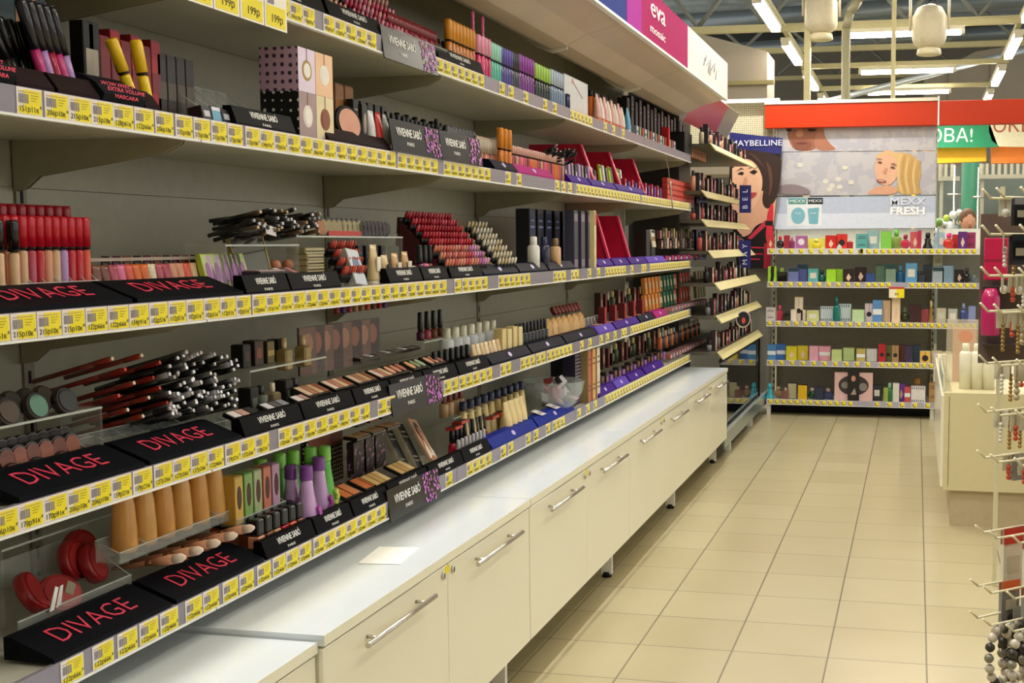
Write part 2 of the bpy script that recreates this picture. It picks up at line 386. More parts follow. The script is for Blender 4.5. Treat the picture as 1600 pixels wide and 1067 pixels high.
# vertical pipes / hangers
def atYp(x, y, Y): return atY(x, y, Y)
p0 = atY(1323, 158, 11.5); p1 = atY(1322, 45, 11.5); p2 = atY(1328, 20, 11.5); p3 = atY(1342, 0, 11.5); p4 = atY(1352, -30, 11.5)
tag(part('bent_pipe', MB().path([(p0[0],0,0)] + [(p[0], 0, p[1]) for p in (p1, p2, p3, p4)], .042, M('#8f8a6c', .4), 14), None, (0, 11.5, 0)), 'olive grey upright pipe bending right near the ceiling', 'pipe')
for x, wd, lb in ((1261, .032, 'slim cream post left of the bent pipe'), (1395, .022, 'thinnest cream post beside the hanging spotlight')):
    a = atY(x, 155, 12.2); tag(part('ceiling_post', MB().box(-wd, wd, -wd, wd, 0, 3.88, BEAM), None, (a[0], 12.2, 0)), lb, 'post')

# ---------------------------------------------------------------- ceiling lights and their rails
RAILY = [1.0, 3.8, 6.6, 9.5, 12.45, 14.9, 18.1, 20.7]
for Y in RAILY:
    nm = {1.0:'above the camera end of the aisle',3.8:'above the near cabinets',6.6:'above the far cabinets',9.5:'above the perfume gondola',12.45:'just past the gondola',14.9:'nearest complete one in view',18.1:'middle one in view',20.7:'farthest one in view'}[Y]
    tag(part('light_rail', MB().box(-1.75, 1.27, -.04, .04, 0, .07, BEAM, ch=.004), None, (0, Y, 3.9)), 'cream crosswise light rail hung from the roof, ' + nm, 'rail')
for X, sd in ((-1.69, 'left'), (1.2, 'right')):
    tag(part('long_light_rail', MB().box(-.03, .03, -3, 24, 0, .06, BEAM), None, (X, 0, 3.97)), 'long cream lengthwise light rail on the %s side of the ceiling' % sd, 'rail')
HOUS = M('#e9e2c8', .4); TUBE = M('#fff4e2', .5, emit=EMIT, var=0)
def lamp(x, y, L, along, lab, grp=None, wd=.1):
    t = thing('ceiling_light', lab, 'light', (x, y, 3.78), (0, 0, 0 if along == 'x' else PI/2), grp)
    part('housing', MB().box(-L/2-.04, L/2+.04, -wd*.6, wd*.6, .05, .1, HOUS, ch=.004), t)
    part('tube', MB().box(-L/2, L/2, -wd/2, wd/2, 0, .048, TUBE), t, label='glowing white tube')
    part('end_cap', MB().box(-L/2-.045, -L/2, -wd*.5, wd*.5, .0, .06, HOUS), t); part('end_cap', MB().box(L/2, L/2+.045, -wd*.5, wd*.5, .0, .06, HOUS), t)
for Y in RAILY[:-1] + [20.6]:
    inv = Y > 12 and Y != 12.45
    lamp(-.18, Y - .12, 1.32, 'x', 'crosswise fluorescent light, ' + {1.0:'above the camera',3.8:'above the near cabinets',6.6:'above the far cabinets',9.5:'above the perfume gondola',12.45:'cut off by the top edge of the photo',14.9:'the largest behind the hanging spotlight',18.1:'second one down behind the spotlight',20.6:'lowest one just above the orange header'}[Y])
for k in range(8):
    Y = 1.9 + k*2.87 if k < 4 else (13.33, 16.05, 18.9, 21.7)[k-4]
    for X, sd in ((-1.67, 'left'), (1.18, 'right')):
        lamp(X, Y, 1.7 if k > 3 else 1.5, 'y', 'lengthwise fluorescent light on the %s rail, %s' % (sd, ['first from the camera','second from the camera','third from the camera','above the gondola','largest in view','second largest in view','third in view','smallest, just above the orange header'][k]))
def spotlight(x, Y, z, rz, s, lab, tilt=0):
    t = thing('spotlight', lab, 'spotlight', (x, Y, z), (tilt, 0, rz))
    W = M('#cfc4a8', .5)
    part('lamp_body', MB().lathe([(.06*s,-.02),(.1*s,.02),(.112*s,.05*s),(.112*s,.19*s),(.08*s,.25*s),(.03*s,.27*s)], W, seg=10), t)
    part('reflector_rim', MB().lathe([(.07*s,-.09),(.082*s,-.08),(.075*s,-.03),(.06*s,-.02)], M('#e4dab8', .4), seg=18), t)
    part('bulb', MB().ball(0, -.081*s, .03*s, .012*s, M('#fffbe8', .3, emit=6, var=0)), t)
    part('bracket', MB().path([(-.125*s,0,.1*s),(-.125*s,0,.32*s),(.125*s,0,.32*s),(.125*s,0,.1*s)], .008*s, W), t)
    part('hanging_stem', MB().rod((0,0,.32*s),(0,0,3.9-z if tilt == 0 else .6), .012, W), t)
    sl = bpy.data.lights.new('spot', 'SPOT'); sl.energy = SPOT_W; sl.spot_size = math.radians(125); sl.spot_blend = .6; sl.shadow_soft_size = .04; sl.color = (1, .98, .95)
    so = bpy.data.objects.new('spot', sl); COL.objects.link(so); so.parent = t; so.location = (0, 0, -.13)
    part('cable', MB().path([(-.03*s,-.03*s,.26*s),(.02*s,-.05*s,.3*s),(.05*s,-.03*s,.27*s),(.0,-.02,.24*s)], .004*s, BLKM), t)
spotlight(.09, 12.2, 3.24, 0, 1.5, 'white hanging spotlight with bracket, centre right under the ceiling')
spotlight(-.98, 12.2, 3.42, .3, 1.5, 'white hanging spotlight cut by the top edge, left of the bent pipe', tilt=0)
for k, Y in enumerate((.6, 2.5, 4.2, 6.2, 8.4)): spotlight(-.98, Y, 3.4, .3, 1.5, 'white hanging spotlight over the cabinet edge, %s from the camera, above the frame' % ['first','second','third','fourth','fifth'][k])

# ---------------------------------------------------------------- left shelving wall
XF, XB = -1.30, -1.70
SB = {5: 1.762, 4: 1.483, 3: 1.150, 2: .866, 1: .600}       # underside of each shelf rail
DK = {k: v + .036 for k, v in SB.items()}
BAYS = [.77, 1.985, 3.2, 4.415, 5.63, 6.845]
ordn = ['first', 'second', 'third', 'fourth', 'fifth']
for b, (y0, y1) in enumerate(zip(BAYS, BAYS[1:])):
    t = thing('shelving_bay', 'grey metal wall shelving bay with five shelves, %s from the camera' % ordn[b], 'shelving', (XB, y0, 0))
    L = y1 - y0 - .003
    bp = MB().box(-.03, 0, 0, L, .57, .60, PANEL)
    zs = [.6, 1.0, 1.4, 1.8, 2.012]
    for za, zb in zip(zs, zs[1:]): bp.box(-.03, 0, 0, L, za + .0015, zb, PANEL)
    part('back_panel', bp, t)
    up = MB().box(0, .004, .0, .028, .57, 2.012, M('#8d8874', .4))
    for i in range(27): up.box(.004, .0045, .010, .018, .62 + i*.05, .645 + i*.05, BLKM)
    part('upright', up, t)
    for k in (5, 4, 3, 2, 1):
        z = SB[k]
        d = part('shelf', MB().box(.005, .392, .002, L, z + .006, z + .036, SHELFM), t)
        part('price_rail', MB().box(.392, .4, .001, L, z, z + .042, RAIL).box(.392, .403, .001, L, z - .003, z + .001, WHT), d)
        for yy in (.003, L - .004):
            if b == 0 and yy < .01: continue
            q_ = .25 if k == 1 else 1
            br = MB().prism([(.005, z+.006), (.37, z+.006), (.365, z-.006*q_), (.33, z-.022*q_), (.06, z-.062*q_), (.03, z-.085*q_), (.005, z-.09*q_)], yy, yy + .003, M('#a39d86', .4), 'y')
            part('bracket', br, d)
# base cabinets
for b, (y0, y1) in enumerate(zip(BAYS, BAYS[1:])):
    dz = -.012 if b == 0 else 0.0; dx = -.012 if b == 0 else 0
    L = y1 - y0 - .004
    t = thing('base_cabinet', 'low cream cabinet with two doors under the shelving, %s from the camera' % ordn[b], 'cabinet', (XB, y0 + .002, dz))
    D = .60 + dx
    part('body', MB().box(.01, D, 0, L, .14, .538, CREAM), t)
    part('worktop', MB().box(.0, D + .023, 0, L, .539, .56, M('#dde4e8', .2, coat=.3, var=.01, spec=.4)).box(D + .0231, D + .0235, 0, L, .539, .56, CREAM), t, label='glossy white top with cream edge')
    for j in range(2):
        a, c = j*L/2 + .0015, (j+1)*L/2 - .0015
        d = part('door', MB().box(D + .001, D + .019, a, c, .142, .533, CREAM, ch=.0012), t)
        m0 = (a+c)/2; h = MB().rod((D + .045, m0 - .17, .497), (D + .045, m0 + .17, .497), .006, CHROME, 12)
        for s in (-.12, .12): h.rod((D + .019, m0 + s, .497), (D + .045, m0 + s, .497), .004, CHROME)
        part('handle', h, d)
        ly = c - .028 if j == 0 else a + .028
        T = Matrix.Translation((D + .019, ly, .512)) @ Matrix.Rotation(PI/2, 4, 'Y')
        part('lock', MB().lathe([(.009, 0), (.009, .004), (.006, .005)], CHROME, seg=14, T=T).box(D + .0243, D + .0247, ly - .001, ly + .001, .506, .518, INK), d)
    st = MB().box(D + .0193, D + .0197, L/2 - .016, L/2 + .012, .512, .53, YEL)
    part('yellow_sticker', st, t)
    for yy in ((.045, L - .06) if b == 0 else (L - .06,)):
        for xx in (.08, D - .05): part('leg', MB().box(xx - .03, xx + .012, yy, yy + .018, .012 - dz, .14, WHT).lathe([(.02, -dz), (.014, .02)], BLKM, x=xx - .01, y=yy + .009, seg=10), t)
tag(part('paper_sheet', MB().box(0, .1, 0, .15, 0, .0006, M('#fbfbf4', .4)), None, (-1.245, YX(615, -1.18, 885) - .05, .561), (0, 0, .12)), 'small white paper sheet lying on the cabinet top', 'paper')

# canopy above
FAS = [('#2c3566', 'navy', None), ('#2c3566', 'navy', None), ('#2b3d8a', 'navy', None), ('#b00e62', 'magenta', 'eva'), ('#f3efe8', 'white', 'swoosh')]
for b, (y0, y1) in enumerate(zip(BAYS, BAYS[1:])):
    c, nm, txt = FAS[b]; L = y1 - y0 - .003
    t = thing('canopy_section', 'canopy section with %s sign panel above the shelves, %s from the camera' % (nm, ordn[b]), 'canopy', (0, y0, 0))
    P = [(-1.70, 2.215), (-1.62, 2.19), (-1.56, 2.145), (-1.50, 2.095), (-1.44, 2.055), (-1.38, 2.032), (-1.32, 2.045), (-1.24, 2.085), (-1.16, 2.105), (-1.10, 2.122)]
    Q = [(x, z + .006) for x, z in P]
    part('underside_panel', MB().prism(P + Q[::-1], 0, L, M('#cdb9a4', .3, scale=4), 'y'), t)
    R_ = [(x, z - .014) for x, z in P]
    part('joint_rim', MB().prism(P[:7] + R_[:7][::-1], -.002, .006, M('#f4efe0', .4), 'y'), t)
    part('end_rib', MB().prism(P[:7] + [(-1.38, 2.3), (-1.70, 2.3)], L - .002, L, M('#a89e90', .5), 'y'), t)
    f = MB().box(-1.10, -1.085, 0, L, 2.122, 2.325, M(c, .6, spec=.05)); f.box(-1.104, -1.082, 0, L, 2.112, 2.122, WHT)
    part('sign_panel', f, t)
    if b == 3: f2 = MB().box(-1.0848, -1.0844, .0, L*.2, 2.122, 2.325, M('#b030a0', .6, spec=.05)); part('lilac_field', f2, t)
    part('top_panel', MB().box(-1.73, -1.10, 0, L, 2.325, 2.335, WHT), t); part('rear_panel', MB().box(-1.73, -1.70, 0, L, 2.016, 2.325, PANEL), t)
    Tt = Matrix.Translation((-1.0845, L*.45, 0)) @ Matrix.Rotation(PI/2, 4, 'Z')
    if txt == 'eva':
        part('lettering', MB().text('eva', .115, WHT, z=2.262, y=-.001, T=Tt, sx=1.9).text('mosaic', .05, WHT, z=2.175, y=-.001, T=Tt, sx=2.2), t, label='white words eva mosaic')
    if txt == 'swoosh':
        mb = MB()
        for i in range(9): mb.rod((-1.083, L*.35 + i*.045, 2.20 + .03*math.sin(i*1.3)), (-1.083, L*.35 + i*.045 + .03, 2.245 + .02*math.sin(i*2.1)), .0022, M('#5a5a66'), 5)
        part('emblem', mb, t, label='thin dark handwritten emblem')
# ---------------------------------------------------------------- gondola at the end of the aisle
GY, GB = 8.78, 9.25
GX = [-1.088, .145, 1.38]
GS = [(1.212, 1), (.966, 2), (.674, 3), (.379, 4), (.085, 5)]
GPAN = M('#9f9a8c', .5); GPAN_LIT = M('#dcded6', .5)  # second tone: upper back panel painted paler, bright light put into the colour
PM = lambda x, y: atY(x, y, 9.2)
for j in range(2):
    x0, x1 = GX[j], GX[j+1]; L = x1 - x0
    t = thing('perfume_gondola', ['grey gondola of five perfume shelves at the aisle end, left bay', 'grey gondola bay with open top right of the perfume posters'][j], 'shelving', (x0, GB, 0))
    bp = MB()
    for za, zb, mm in ((.0, .4, GPAN), (.4, .8, GPAN), (.8, .965, GPAN), (.965, 1.4, GPAN_LIT)): bp.box(.02, L, 0, .03, za + .002, zb, mm)
    part('back_panel', bp, t)
    for xx in ([0, L] if j == 0 else []):
        up = MB().box(xx - (.012 if xx == 0 else .024), xx + (.012 if xx == 0 else -.001), -.03, .0, 0, 2.165, M('#cfc9b4', .4))
        for i in range(42): up.box(xx - (.004 if xx == 0 else .016), xx + (.004 if xx == 0 else -.008), -.0306, -.03, .04 + i*.05, .065 + i*.05, BLKM)
        part('upright', up, t)
    for k, (z, n) in enumerate(GS):
        d = part('shelf', MB().box(.004, L - .004, GY - GB + .008, 0, z + .012, z + .034, SHELFM), t)
        part('price_rail', MB().box(.0, L, GY - GB, GY - GB + .008, z, z + .04, M('#aca8b4' if k else '#d8d6d8', .4)).box(0, L, GY - GB - .002, GY - GB + .006, z - .003, z, WHT), d)
    for xx in ((.0, L - .03) if j == 0 else (L - .03,)): part('foot', MB().box(xx + .002, xx + .03, GY - GB + .01, GY - GB + .05, 0, .085, M('#cfcabc')), t)
    part('plinth', MB().box(0, L, GY - GB + .16, GY - GB + .17, 0, .08, BLKM), t)
HO = M('#c43204', .35, spec=.4, var=0)
for j, (xa, xb) in enumerate(((-1.16, .138), (.152, 1.5))):
    t = thing('header_panel', ['glossy orange header panel above the perfume posters', 'glossy orange header panel at right above the open bay'][j], 'sign', (xa, 9.2, 2.17))
    part('panel', MB().box(0, xb - xa, -.06, .02, 0, .18, HO, ch=.004), t)
    if j == 0: part('joint_post', MB().box(xb - xa + .001, xb - xa + .013, -.064, .02, 0, .215, WHT), t); part('top_trim', MB().box(0, xb - xa, -.07, .03, .18, .205, M('#eae2cc')), t)
# pegboards left of the gondola
for (z0, z1, c, lb) in ((0.1, 1.1, '#8e8a7c', 'grey perforated panel closing the corner left of the perfume gondola'), (1.98, 2.37, '#cfc8a6', 'cream perforated panel left of the orange header')):
    tag(part('perforated_panel', MB().box(-1.78, -1.105, 0, .02, z0, z1, patt(c, '#5c584c', 'dots', 60, .5, .22)), None, (0, 9.24, 0)), lb, 'panel')
struct('trim_1', MB().box(-1.78, -1.05, 9.16, 9.22, 2.37, 2.4, WHT))

# ---------------------------------------------------------------- posters on the gondola
def fp(pts, Y=9.2): return [atY(x, y, Y) for x, y in pts]
def ell(cx, cy, rx, ry, n=18, rot=0):
    o = []
    for i in range(n):
        a = 2*PI*i/n; u, v = rx*math.cos(a), ry*math.sin(a); o.append((cx + u*math.cos(rot) - v*math.sin(rot), cy + u*math.sin(rot) + v*math.cos(rot)))
    return o
class Poster:                       # flat printed sheet; figures are printed in layers less than a millimetre apart
    def __init__(s, name, lab, pts, Y, base, cat='poster'):
        s.Y = Y; s.k = 0; s.t = thing(name, lab, cat, (0, Y, 0))
        part('sheet', MB().prism(fp(pts, Y)[::-1], 0, .006, base, 'y'), s.t)
        s.mb = MB(); s.n = 0
    def p(s, pts, h, rough=.45):
        if len(pts) > 4 and len(pts) < 17 and not isinstance(pts, tuple):
            for _ in range(2):
                pts = [q for a, b in zip(pts, pts[1:] + pts[:1]) for q in ((a[0]*.75+b[0]*.25, a[1]*.75+b[1]*.25), (a[0]*.25+b[0]*.75, a[1]*.25+b[1]*.75))]
        s.n += 1; y = -.0004*s.n; s.mb.prism(fp(pts, s.Y)[::-1], y, y + .0003, h if not isinstance(h, str) else M(h, rough, var=.03), 'y'); return s
    def t_(s, txt, x, y, size, h, sx=1.0, bo=0.0):
        X, Z = atY(x, y, s.Y); s.n += 1; s.mb.text(txt, size, M(h, .5, var=0), x=X, z=Z, y=-.0004*s.n - .0005, sx=sx, bold=bo); return s
    def done(s, nm='printed_picture', lab=None): part(nm, s.mb, s.t, label=lab)
SKY = patt('#b3b1ba', '#bfbcc0', 'blot', 9, .4, .5)
q = Poster('perfume_poster', 'top poster strip showing the lower half of a mans face on grey', [(1216,200),(1463,197),(1463,235),(1213,237)], 9.2, SKY)
q.p([(1228,201),(1287,200),(1288,208),(1282,222),(1272,236),(1242,236),(1233,222)], '#9a6048').p([(1276,201),(1288,200),(1288,212),(1298,226),(1310,235),(1270,236)], '#a97058')
q.p([(1246,201),(1254,201),(1256,212),(1247,215),(1243,211)], '#bf8568').p(ell(1253,225,9,1.8), '#7a3f35').p([(1240,228),(1236,218),(1243,219),(1252,218),(1264,219),(1270,226),(1264,235),(1244,235)], '#84513e').p(ell(1253,224,9,1.9), '#6d302c')
q.p([(1228,201),(1238,201),(1236,205),(1230,206)], '#3a2620').p([(1262,201),(1276,201),(1274,205),(1264,206)], '#3a2620'); q.done()
q = Poster('perfume_poster', 'middle poster strip with a smiling long haired blonde woman', [(1213,238),(1463,236),(1462,304),(1208,306)], 9.2, SKY)
q.p(ell(1245,232+60,26,14)[9:], '#b4b0b4')
for x, y in ((1290,283),(1300,290),(1310,280),(1296,296),(1312,292),(1250,258),(1320,262),(1330,285)): q.p(ell(x, y, 5, 4, 8), '#d6d2c4')
q.p([(1352,304),(1362,296),(1372,290),(1400,290),(1404,304)], '#d8a184').p([(1368,248),(1378,239),(1420,238),(1436,250),(1440,270),(1434,290),(1443,304),(1400,304),(1404,280),(1396,262)], '#cfa868')
q.p(ell(1386,262,19,28,18,.12), '#dfae90').p([(1366,250),(1374,238),(1414,238),(1408,250),(1404,262),(1398,244),(1380,241)], '#d9b67c')
for i in range(6): q.p([(1406+i*6,240+i*2),(1409+i*6,240+i*2),(1404+i*6,275),(1412+i*5,303),(1408+i*5,303),(1400+i*6,275)], '#c39a5e' if i % 2 else '#dcbc80')
q.p(ell(1375,254,3.6,1.6,10,.15), '#5a4436').p(ell(1395,262,4,1.7,10,.2), '#5a4436').p([(1383,262),(1387,263),(1384,271),(1379,270)], '#cf9678').p(ell(1377,283,8,2.6,12,.12), '#9c4a44').p(ell(1377,282.4,5.5,.8,10,.12), '#e0cfc6').p([(1369,250),(1374,247.5),(1380,249),(1374,249)], '#8a6a4a').p([(1390,256),(1397,255),(1402,258.5),(1396,257.5)], '#8a6a4a')
q.p([(1208,304),(1216,290),(1240,287),(1262,294),(1270,304)], '#8b7c82'); q.done()
q = Poster('perfume_poster', 'pale blue poster strip with two bottles and white lettering', [(1208,308),(1462,306),(1461,356),(1204,358)], 9.2, M('#b9c3d8', .45))
q.p([(1206,334),(1461,332),(1461,356),(1204,358)], '#d5dcec').p([(1230,312),(1284,311),(1284,352),(1230,353)], '#e6eaee').p([(1232,310),(1260,310),(1260,319),(1232,319)], '#4f9a90').p([(1262,309),(1286,309),(1286,319),(1262,319)], '#26303a')
q.p(ell(1247,337,11,13), '#7db8c8').p([(1262,326),(1280,324),(1278,350),(1264,350)], '#78b4c6').t_('MEXX', 1246, 314.5, .035, '#f2f6f6', 1.3).t_('MEXX', 1274, 314, .03, '#f2f6f6', 1.3).t_('MEXX', 1418, 315, .08, '#d8deea', 1.25, .02).t_('FRESH', 1418, 330, .08, '#ffffff', 1.2, .035).t_('Fresh', 1247, 333, .02, '#e8f4f8').t_('Fresh', 1271, 333, .02, '#e8f4f8'); q.done()

q = Poster('makeup_poster', 'tall cosmetics poster with dark haired woman and navy name band', [(1143,207),(1223,216),(1203,419),(1152,420),(1138,300)], 9.13, M('#181216', .4))
q.p([(1143,231),(1221,241),(1214,300),(1206,380),(1150,372),(1140,300)], '#e0ab8c').p([(1140,207),(1223,216),(1221,241),(1140,231)], '#26276e')
q.p([(1140,231),(1221,241),(1218,262),(1216,285),(1206,296),(1196,298),(1140,300)], '#2a1c1c')
q.p([(1144,250),(1162,243),(1180,250),(1190,268),(1192,290),(1186,312),(1174,330),(1160,330),(1150,318),(1144,290)], '#eab896')
q.p([(1143,231),(1221,240),(1221,268),(1217,300),(1208,320),(1198,328),(1190,316),(1194,292),(1189,268),(1177,251),(1162,247),(1151,256),(1143,266)], '#33211d').p([(1196,250),(1206,262),(1208,290),(1200,312),(1203,286),(1200,264)], '#5a3a2c').p([(1166,236),(1186,246),(1196,266),(1190,258),(1178,246)], '#54352a')
q.p([(1152,272),(1158,268),(1163,270),(1160,274)], '#2a1c1c').p([(1171,269),(1178,265),(1184,268),(1178,273)], '#2a1c1c').p([(1168,264),(1176,259),(1186,262),(1176,261)], '#3c2622').p([(1150,268),(1158,262),(1163,265),(1158,264)], '#3c2622')
q.p([(1164,276),(1167,276),(1168,292),(1160,294),(1160,290)], '#cf9a7c').p([(1160,306),(1168,302),(1180,300),(1184,302),(1176,310),(1166,312)], '#b8484c')
q.p([(1150,420),(1150,372),(1172,368),(1180,352),(1200,345),(1204,372),(1203,419)], '#150c10').p([(1168,372),(1196,344),(1200,350),(1174,374)], '#c8324a').p([(1200,330),(1206,316),(1209,322),(1208,345),(1208,380),(1196,380),(1198,345)], '#d42c3e').p([(1196,345),(1208,345),(1208,353),(1196,352)], '#101014').p([(1194,380),(1207,380),(1203,419),(1193,419)], '#a81c34')
for i, (x, y) in enumerate(((1180,386),(1178,396),(1174,404))): q.p([(x-14,y-1),(x+14,y),(x+14,y+2),(x-14,y+1.5)], '#c02840')
q.t_('MAYBELLINE', 1182, 224, .062, '#eceaf4', 1.15); q.done()

# ---------------------------------------------------------------- shop behind the open bay
q = Poster('shop_banner', 'green shop banner with white letters behind the open bay', [(1440,190),(1545,189),(1560,230),(1440,231)], 13.0, M('#1f8a5e', .5), 'banner'); q.t_('ОВА!', 1486, 213, .2, '#f4f4ee', 1.0); q.done('lettering')
q = Poster('shop_banner', 'cream shop sign with red letters right of the green banner', [(1546,189),(1680,188),(1680,231),(1562,229),(1550,220),(1545,205)], 13.0, M('#e6e0c0', .5), 'banner'); q.t_('ОКЕА', 1592, 197, .2, '#a8502e', 1.0); q.done('lettering')
tag(part('yellow_fascia', MB().prism(fp([(1440,231),(1541,229),(1541,252),(1440,256)], 13.1)[::-1], 0, .1, M('#f6b818', .5), 'y').box(-.06, -.02, .1, .14, 0, 2.3, M('#f6b818', .5)), None, (0, 13.1, 0)), 'yellow shop fascia under the green banner', 'fascia')
tag(part('orange_fascia', MB().prism(fp([(1549,229),(1680,228),(1680,254),(1549,255)], 13.1)[::-1], 0, .1, M('#f58a34', .5), 'y'), None, (0, 13.1, 0)), 'orange shop fascia right of the yellow one', 'fascia')
a, b_ = atY(1503, 252, 14)[0], atY(1530, 252, 14)[0]
tag(part('round_column', MB().lathe([((b_-a)/2, 0), ((b_-a)/2, 2.3)], M('#2f8467', .5), seg=28), None, ((a+b_)/2, 14, 0)), 'green round column behind the open bay', 'column')
for (xa, xb, y0, y1, Y, lb) in ((1466, 1500, 256, 276, 14.5, 'left'), (1530, 1660, 254, 273, 14.5, 'right')):
    X0, Z0 = atY(xa, y1, Y); X1, Z1 = atY(xb, y0, Y); t = thing('slatted_grille', 'grey slatted grille hanging %s of the green column' % lb, 'grille', (0, Y, 0))
    n = int((X1 - X0) / .07)
    part('post', MB().box(X0 + .02, X0 + .06, .03, .07, 0, Z1, M('#c9c6b8')), t)
    part('rail', MB().box(X0, X1, -.03, .03, Z0 - .05, Z0, M('#c9c6b8')), t)
    for i in range(n): part('slat', MB().box(X0 + i*.07, X0 + i*.07 + .035, -.02, .02, Z0, Z1, M('#d8d4c4')), t)
tag(part('shop_backdrop', MB().box(-.8, 3.2, 0, .1, 0, 2.25, M('#6e7a76', .6, scale=2, var=.3)), None, (0, 15.5, 0)), 'dull grey green back wall of the neighbouring shop', 'wall')
for x0, x1, z0 in ((1480, 1502, 304), (1520, 1537, 308)):
    X0, Z = atY(x0, z0, 12.5); X1, _ = atY(x1, z0, 12.5)
    tag(part('clothes_rail', MB().rod((X0, 0, Z), (X1, 0, Z + .0), .012, CHROME).rod(((X0+X1)/2, 0, 0), ((X0+X1)/2, 0, Z + .3), .012, CHROME), None, (0, 12.5, 0)), 'thin chrome stand %s the green column' % ('in front and left of' if x0 < 1500 else 'in front and right of'), 'stand')
X, Z = atY(1487, 344, 12.2)
t = thing('flower_bunch', 'bunch of white and green paper flowers above the far shelf', 'flowers', (X, 12.2, 0))
part('vase', MB().lathe([(.05, 0), (.05, 1.0), (.08, Z - .12), (.06, Z - .05)], M('#88908c'), seg=12), t)
fb = MB()
random.seed(5)
for i in range(14): fb.ball(random.uniform(-.13, .1), random.uniform(-.05, .05), Z + random.uniform(-.06, .08), random.uniform(.02, .045), M(random.choice(['#f4f4f0', '#f0f0ea', '#b8d04a', '#6a9a4a'])), seg=7)
part('blossoms', fb, t)
# person behind the gondola
def person():
    X, Z = atY(1513, 330, 11.4)
    H = Z + .0
    t = thing('person', 'person with short brown hair standing behind the perfume shelves, only head showing', 'person', (X, 11.4, 0), (0, 0, .2))
    me = bpy.data.meshes.new('body'); k = H / 1.72
    V = [(0,0,.92),(0,0,1.12),(0,0,1.36),(0,0,1.48),(0,0,1.56),(.1,0,.88),(.12,-.01,.48),(.12,.02,.09),(.12,-.13,.04),(-.1,0,.88),(-.12,-.01,.48),(-.12,.02,.09),(-.12,-.13,.04),(.18,0,1.40),(.24,.01,1.12),(.22,-.1,.9),(.21,-.14,.82),(-.18,0,1.40),(-.24,.01,1.12),(-.22,-.1,.9),(-.21,-.14,.82)]
    Ed = [(0,1),(1,2),(2,3),(3,4),(0,5),(5,6),(6,7),(7,8),(0,9),(9,10),(10,11),(11,12),(2,13),(13,14),(14,15),(15,16),(2,17),(17,18),(18,19),(19,20)]
    R_ = [.15,.14,.16,.06,.055,.09,.06,.045,.035,.09,.06,.045,.035,.06,.045,.035,.03,.06,.045,.035,.03]
    me.from_pydata([(a*k, b*k, c*k) for a, b, c in V], Ed, []); me.materials.append(M('#6b5a52', .8))
    o = part('body', me, t); sk = o.modifiers.new('Skin', 'SKIN'); sk.use_smooth_shade = True
    for v, r in zip(me.skin_vertices[0].data, R_): v.radius = (r*k, r*k*.8)
    me.skin_vertices[0].data[0].use_root = True
    s2 = o.modifiers.new('Subdivision', 'SUBSURF'); s2.levels = 1; s2.render_levels = 2
    S = M('#d8a080', .6); z = 1.615*k
    hd = MB().ball(0, 0, z, .085*k, S, sx=.9, sy=1.05, sz=1.3, seg=20).ball(0, -.092*k, z - .02*k, .013*k, S, sz=1.6)
    for s in (-1, 1): hd.ball(s*.078*k, 0, z - .01, .02*k, S, sx=.5, sz=1.3); hd.ball(s*.032*k, -.078*k, z + .008*k, .010*k, WHT, sz=.6); hd.ball(s*.032*k, -.084*k, z + .008*k, .005*k, BLKM)
    hd.ball(0, -.083*k, z - .055*k, .02*k, M('#a85c50'), sy=.5, sz=.35); part('head', hd, t)
    part('hair', MB().ball(0, .018*k, z + .03*k, .094*k, M('#6e4c34', .7, scale=80, var=.3), sx=.95, sy=1.0, sz=1.15, seg=20), t)
    for s in (-1, 1):
        hm = MB().ball(s*.21*k, -.15*k, .775*k, .032*k, S, sx=.5, sz=1.3)
        for i in range(4): hm.rod((s*.21*k, (-.175 + i*.016)*k, .74*k), (s*.205*k, (-.18 + i*.016)*k, (.675 + .008*abs(i-1.5))*k), .0085*k, S, r2=.006*k)
        hm.rod((s*.2*k, -.175*k, .79*k), (s*.185*k, -.2*k, .745*k), .009*k, S, r2=.007*k); part('hand', hm, t)
person()
# ================================================================ merchandise on the left wall
SN = {5: 'top shelf', 4: 'second shelf', 3: 'third shelf', 2: 'fourth shelf', 1: 'lowest shelf'}
C = {'red':'#c01f2e','crimson':'#b0122c','coral':'#e0563e','orange':'#e06a1c','peach':'#dd9a78','pink':'#e0709a','hot pink':'#d81e6e','rose':'#b8485e','brown':'#7a4430','dark brown':'#3a2620','beige':'#d8b48a','tan':'#b98a58','cream':'#e8dcb8','white':'#eeeeea','black':'#0e0e12','navy':'#1c2250','blue':'#3a62b8','pale blue':'#9ec4dc','turquoise':'#4cc0b0','green':'#5cb83c','lime':'#b4dc28','dark green':'#1e5a34','purple':'#6a2c94','violet':'#4a3ca8','lilac':'#b894cc','gold':'#c8902c','yellow':'#ecc81c','grey':'#8a8a8c','silver':'#c8c8cc','plum':'#5a1c3c','amber':'#d07c20'}
def row(nm, specs, a, b, S, X, sp, desc, cat, where, dz=0., rx=0., ry=0., jit=0., rj=0.):
    y0, y1 = YX(a, X), YX(b, X); n = max(1, int(round((y1 - y0) / sp)) + 1)
    for i in range(n):
        y = y0 + (y1 - y0) * (i / (n - 1) if n > 1 else .5); cn, sq = specs[i % len(specs)]
        lab = (desc.replace('{c}', cn) if '{c}' in desc else desc) + ' ' + where
        place(nm, sq, (X + random.uniform(-jit, jit), y, DK[S] + dz + .0003), lab, cat, '%s %s' % (cat, where), PI/2 + random.uniform(-rj, rj), rx, ry)
def one(nm, spec, px, S, X, label, cat, dz=0., rx=0., ry=0., rz=0., group=None):
    return place(nm, spec, (X, YX(px, X), DK[S] + dz + .0003), label, cat, group, PI/2 + rz, rx, ry)
def cs(fn, names, *rest, pre=()):          # colour variants of a kind
    return [(c, kind(fn, *pre, C[c], *rest)) for c in names]

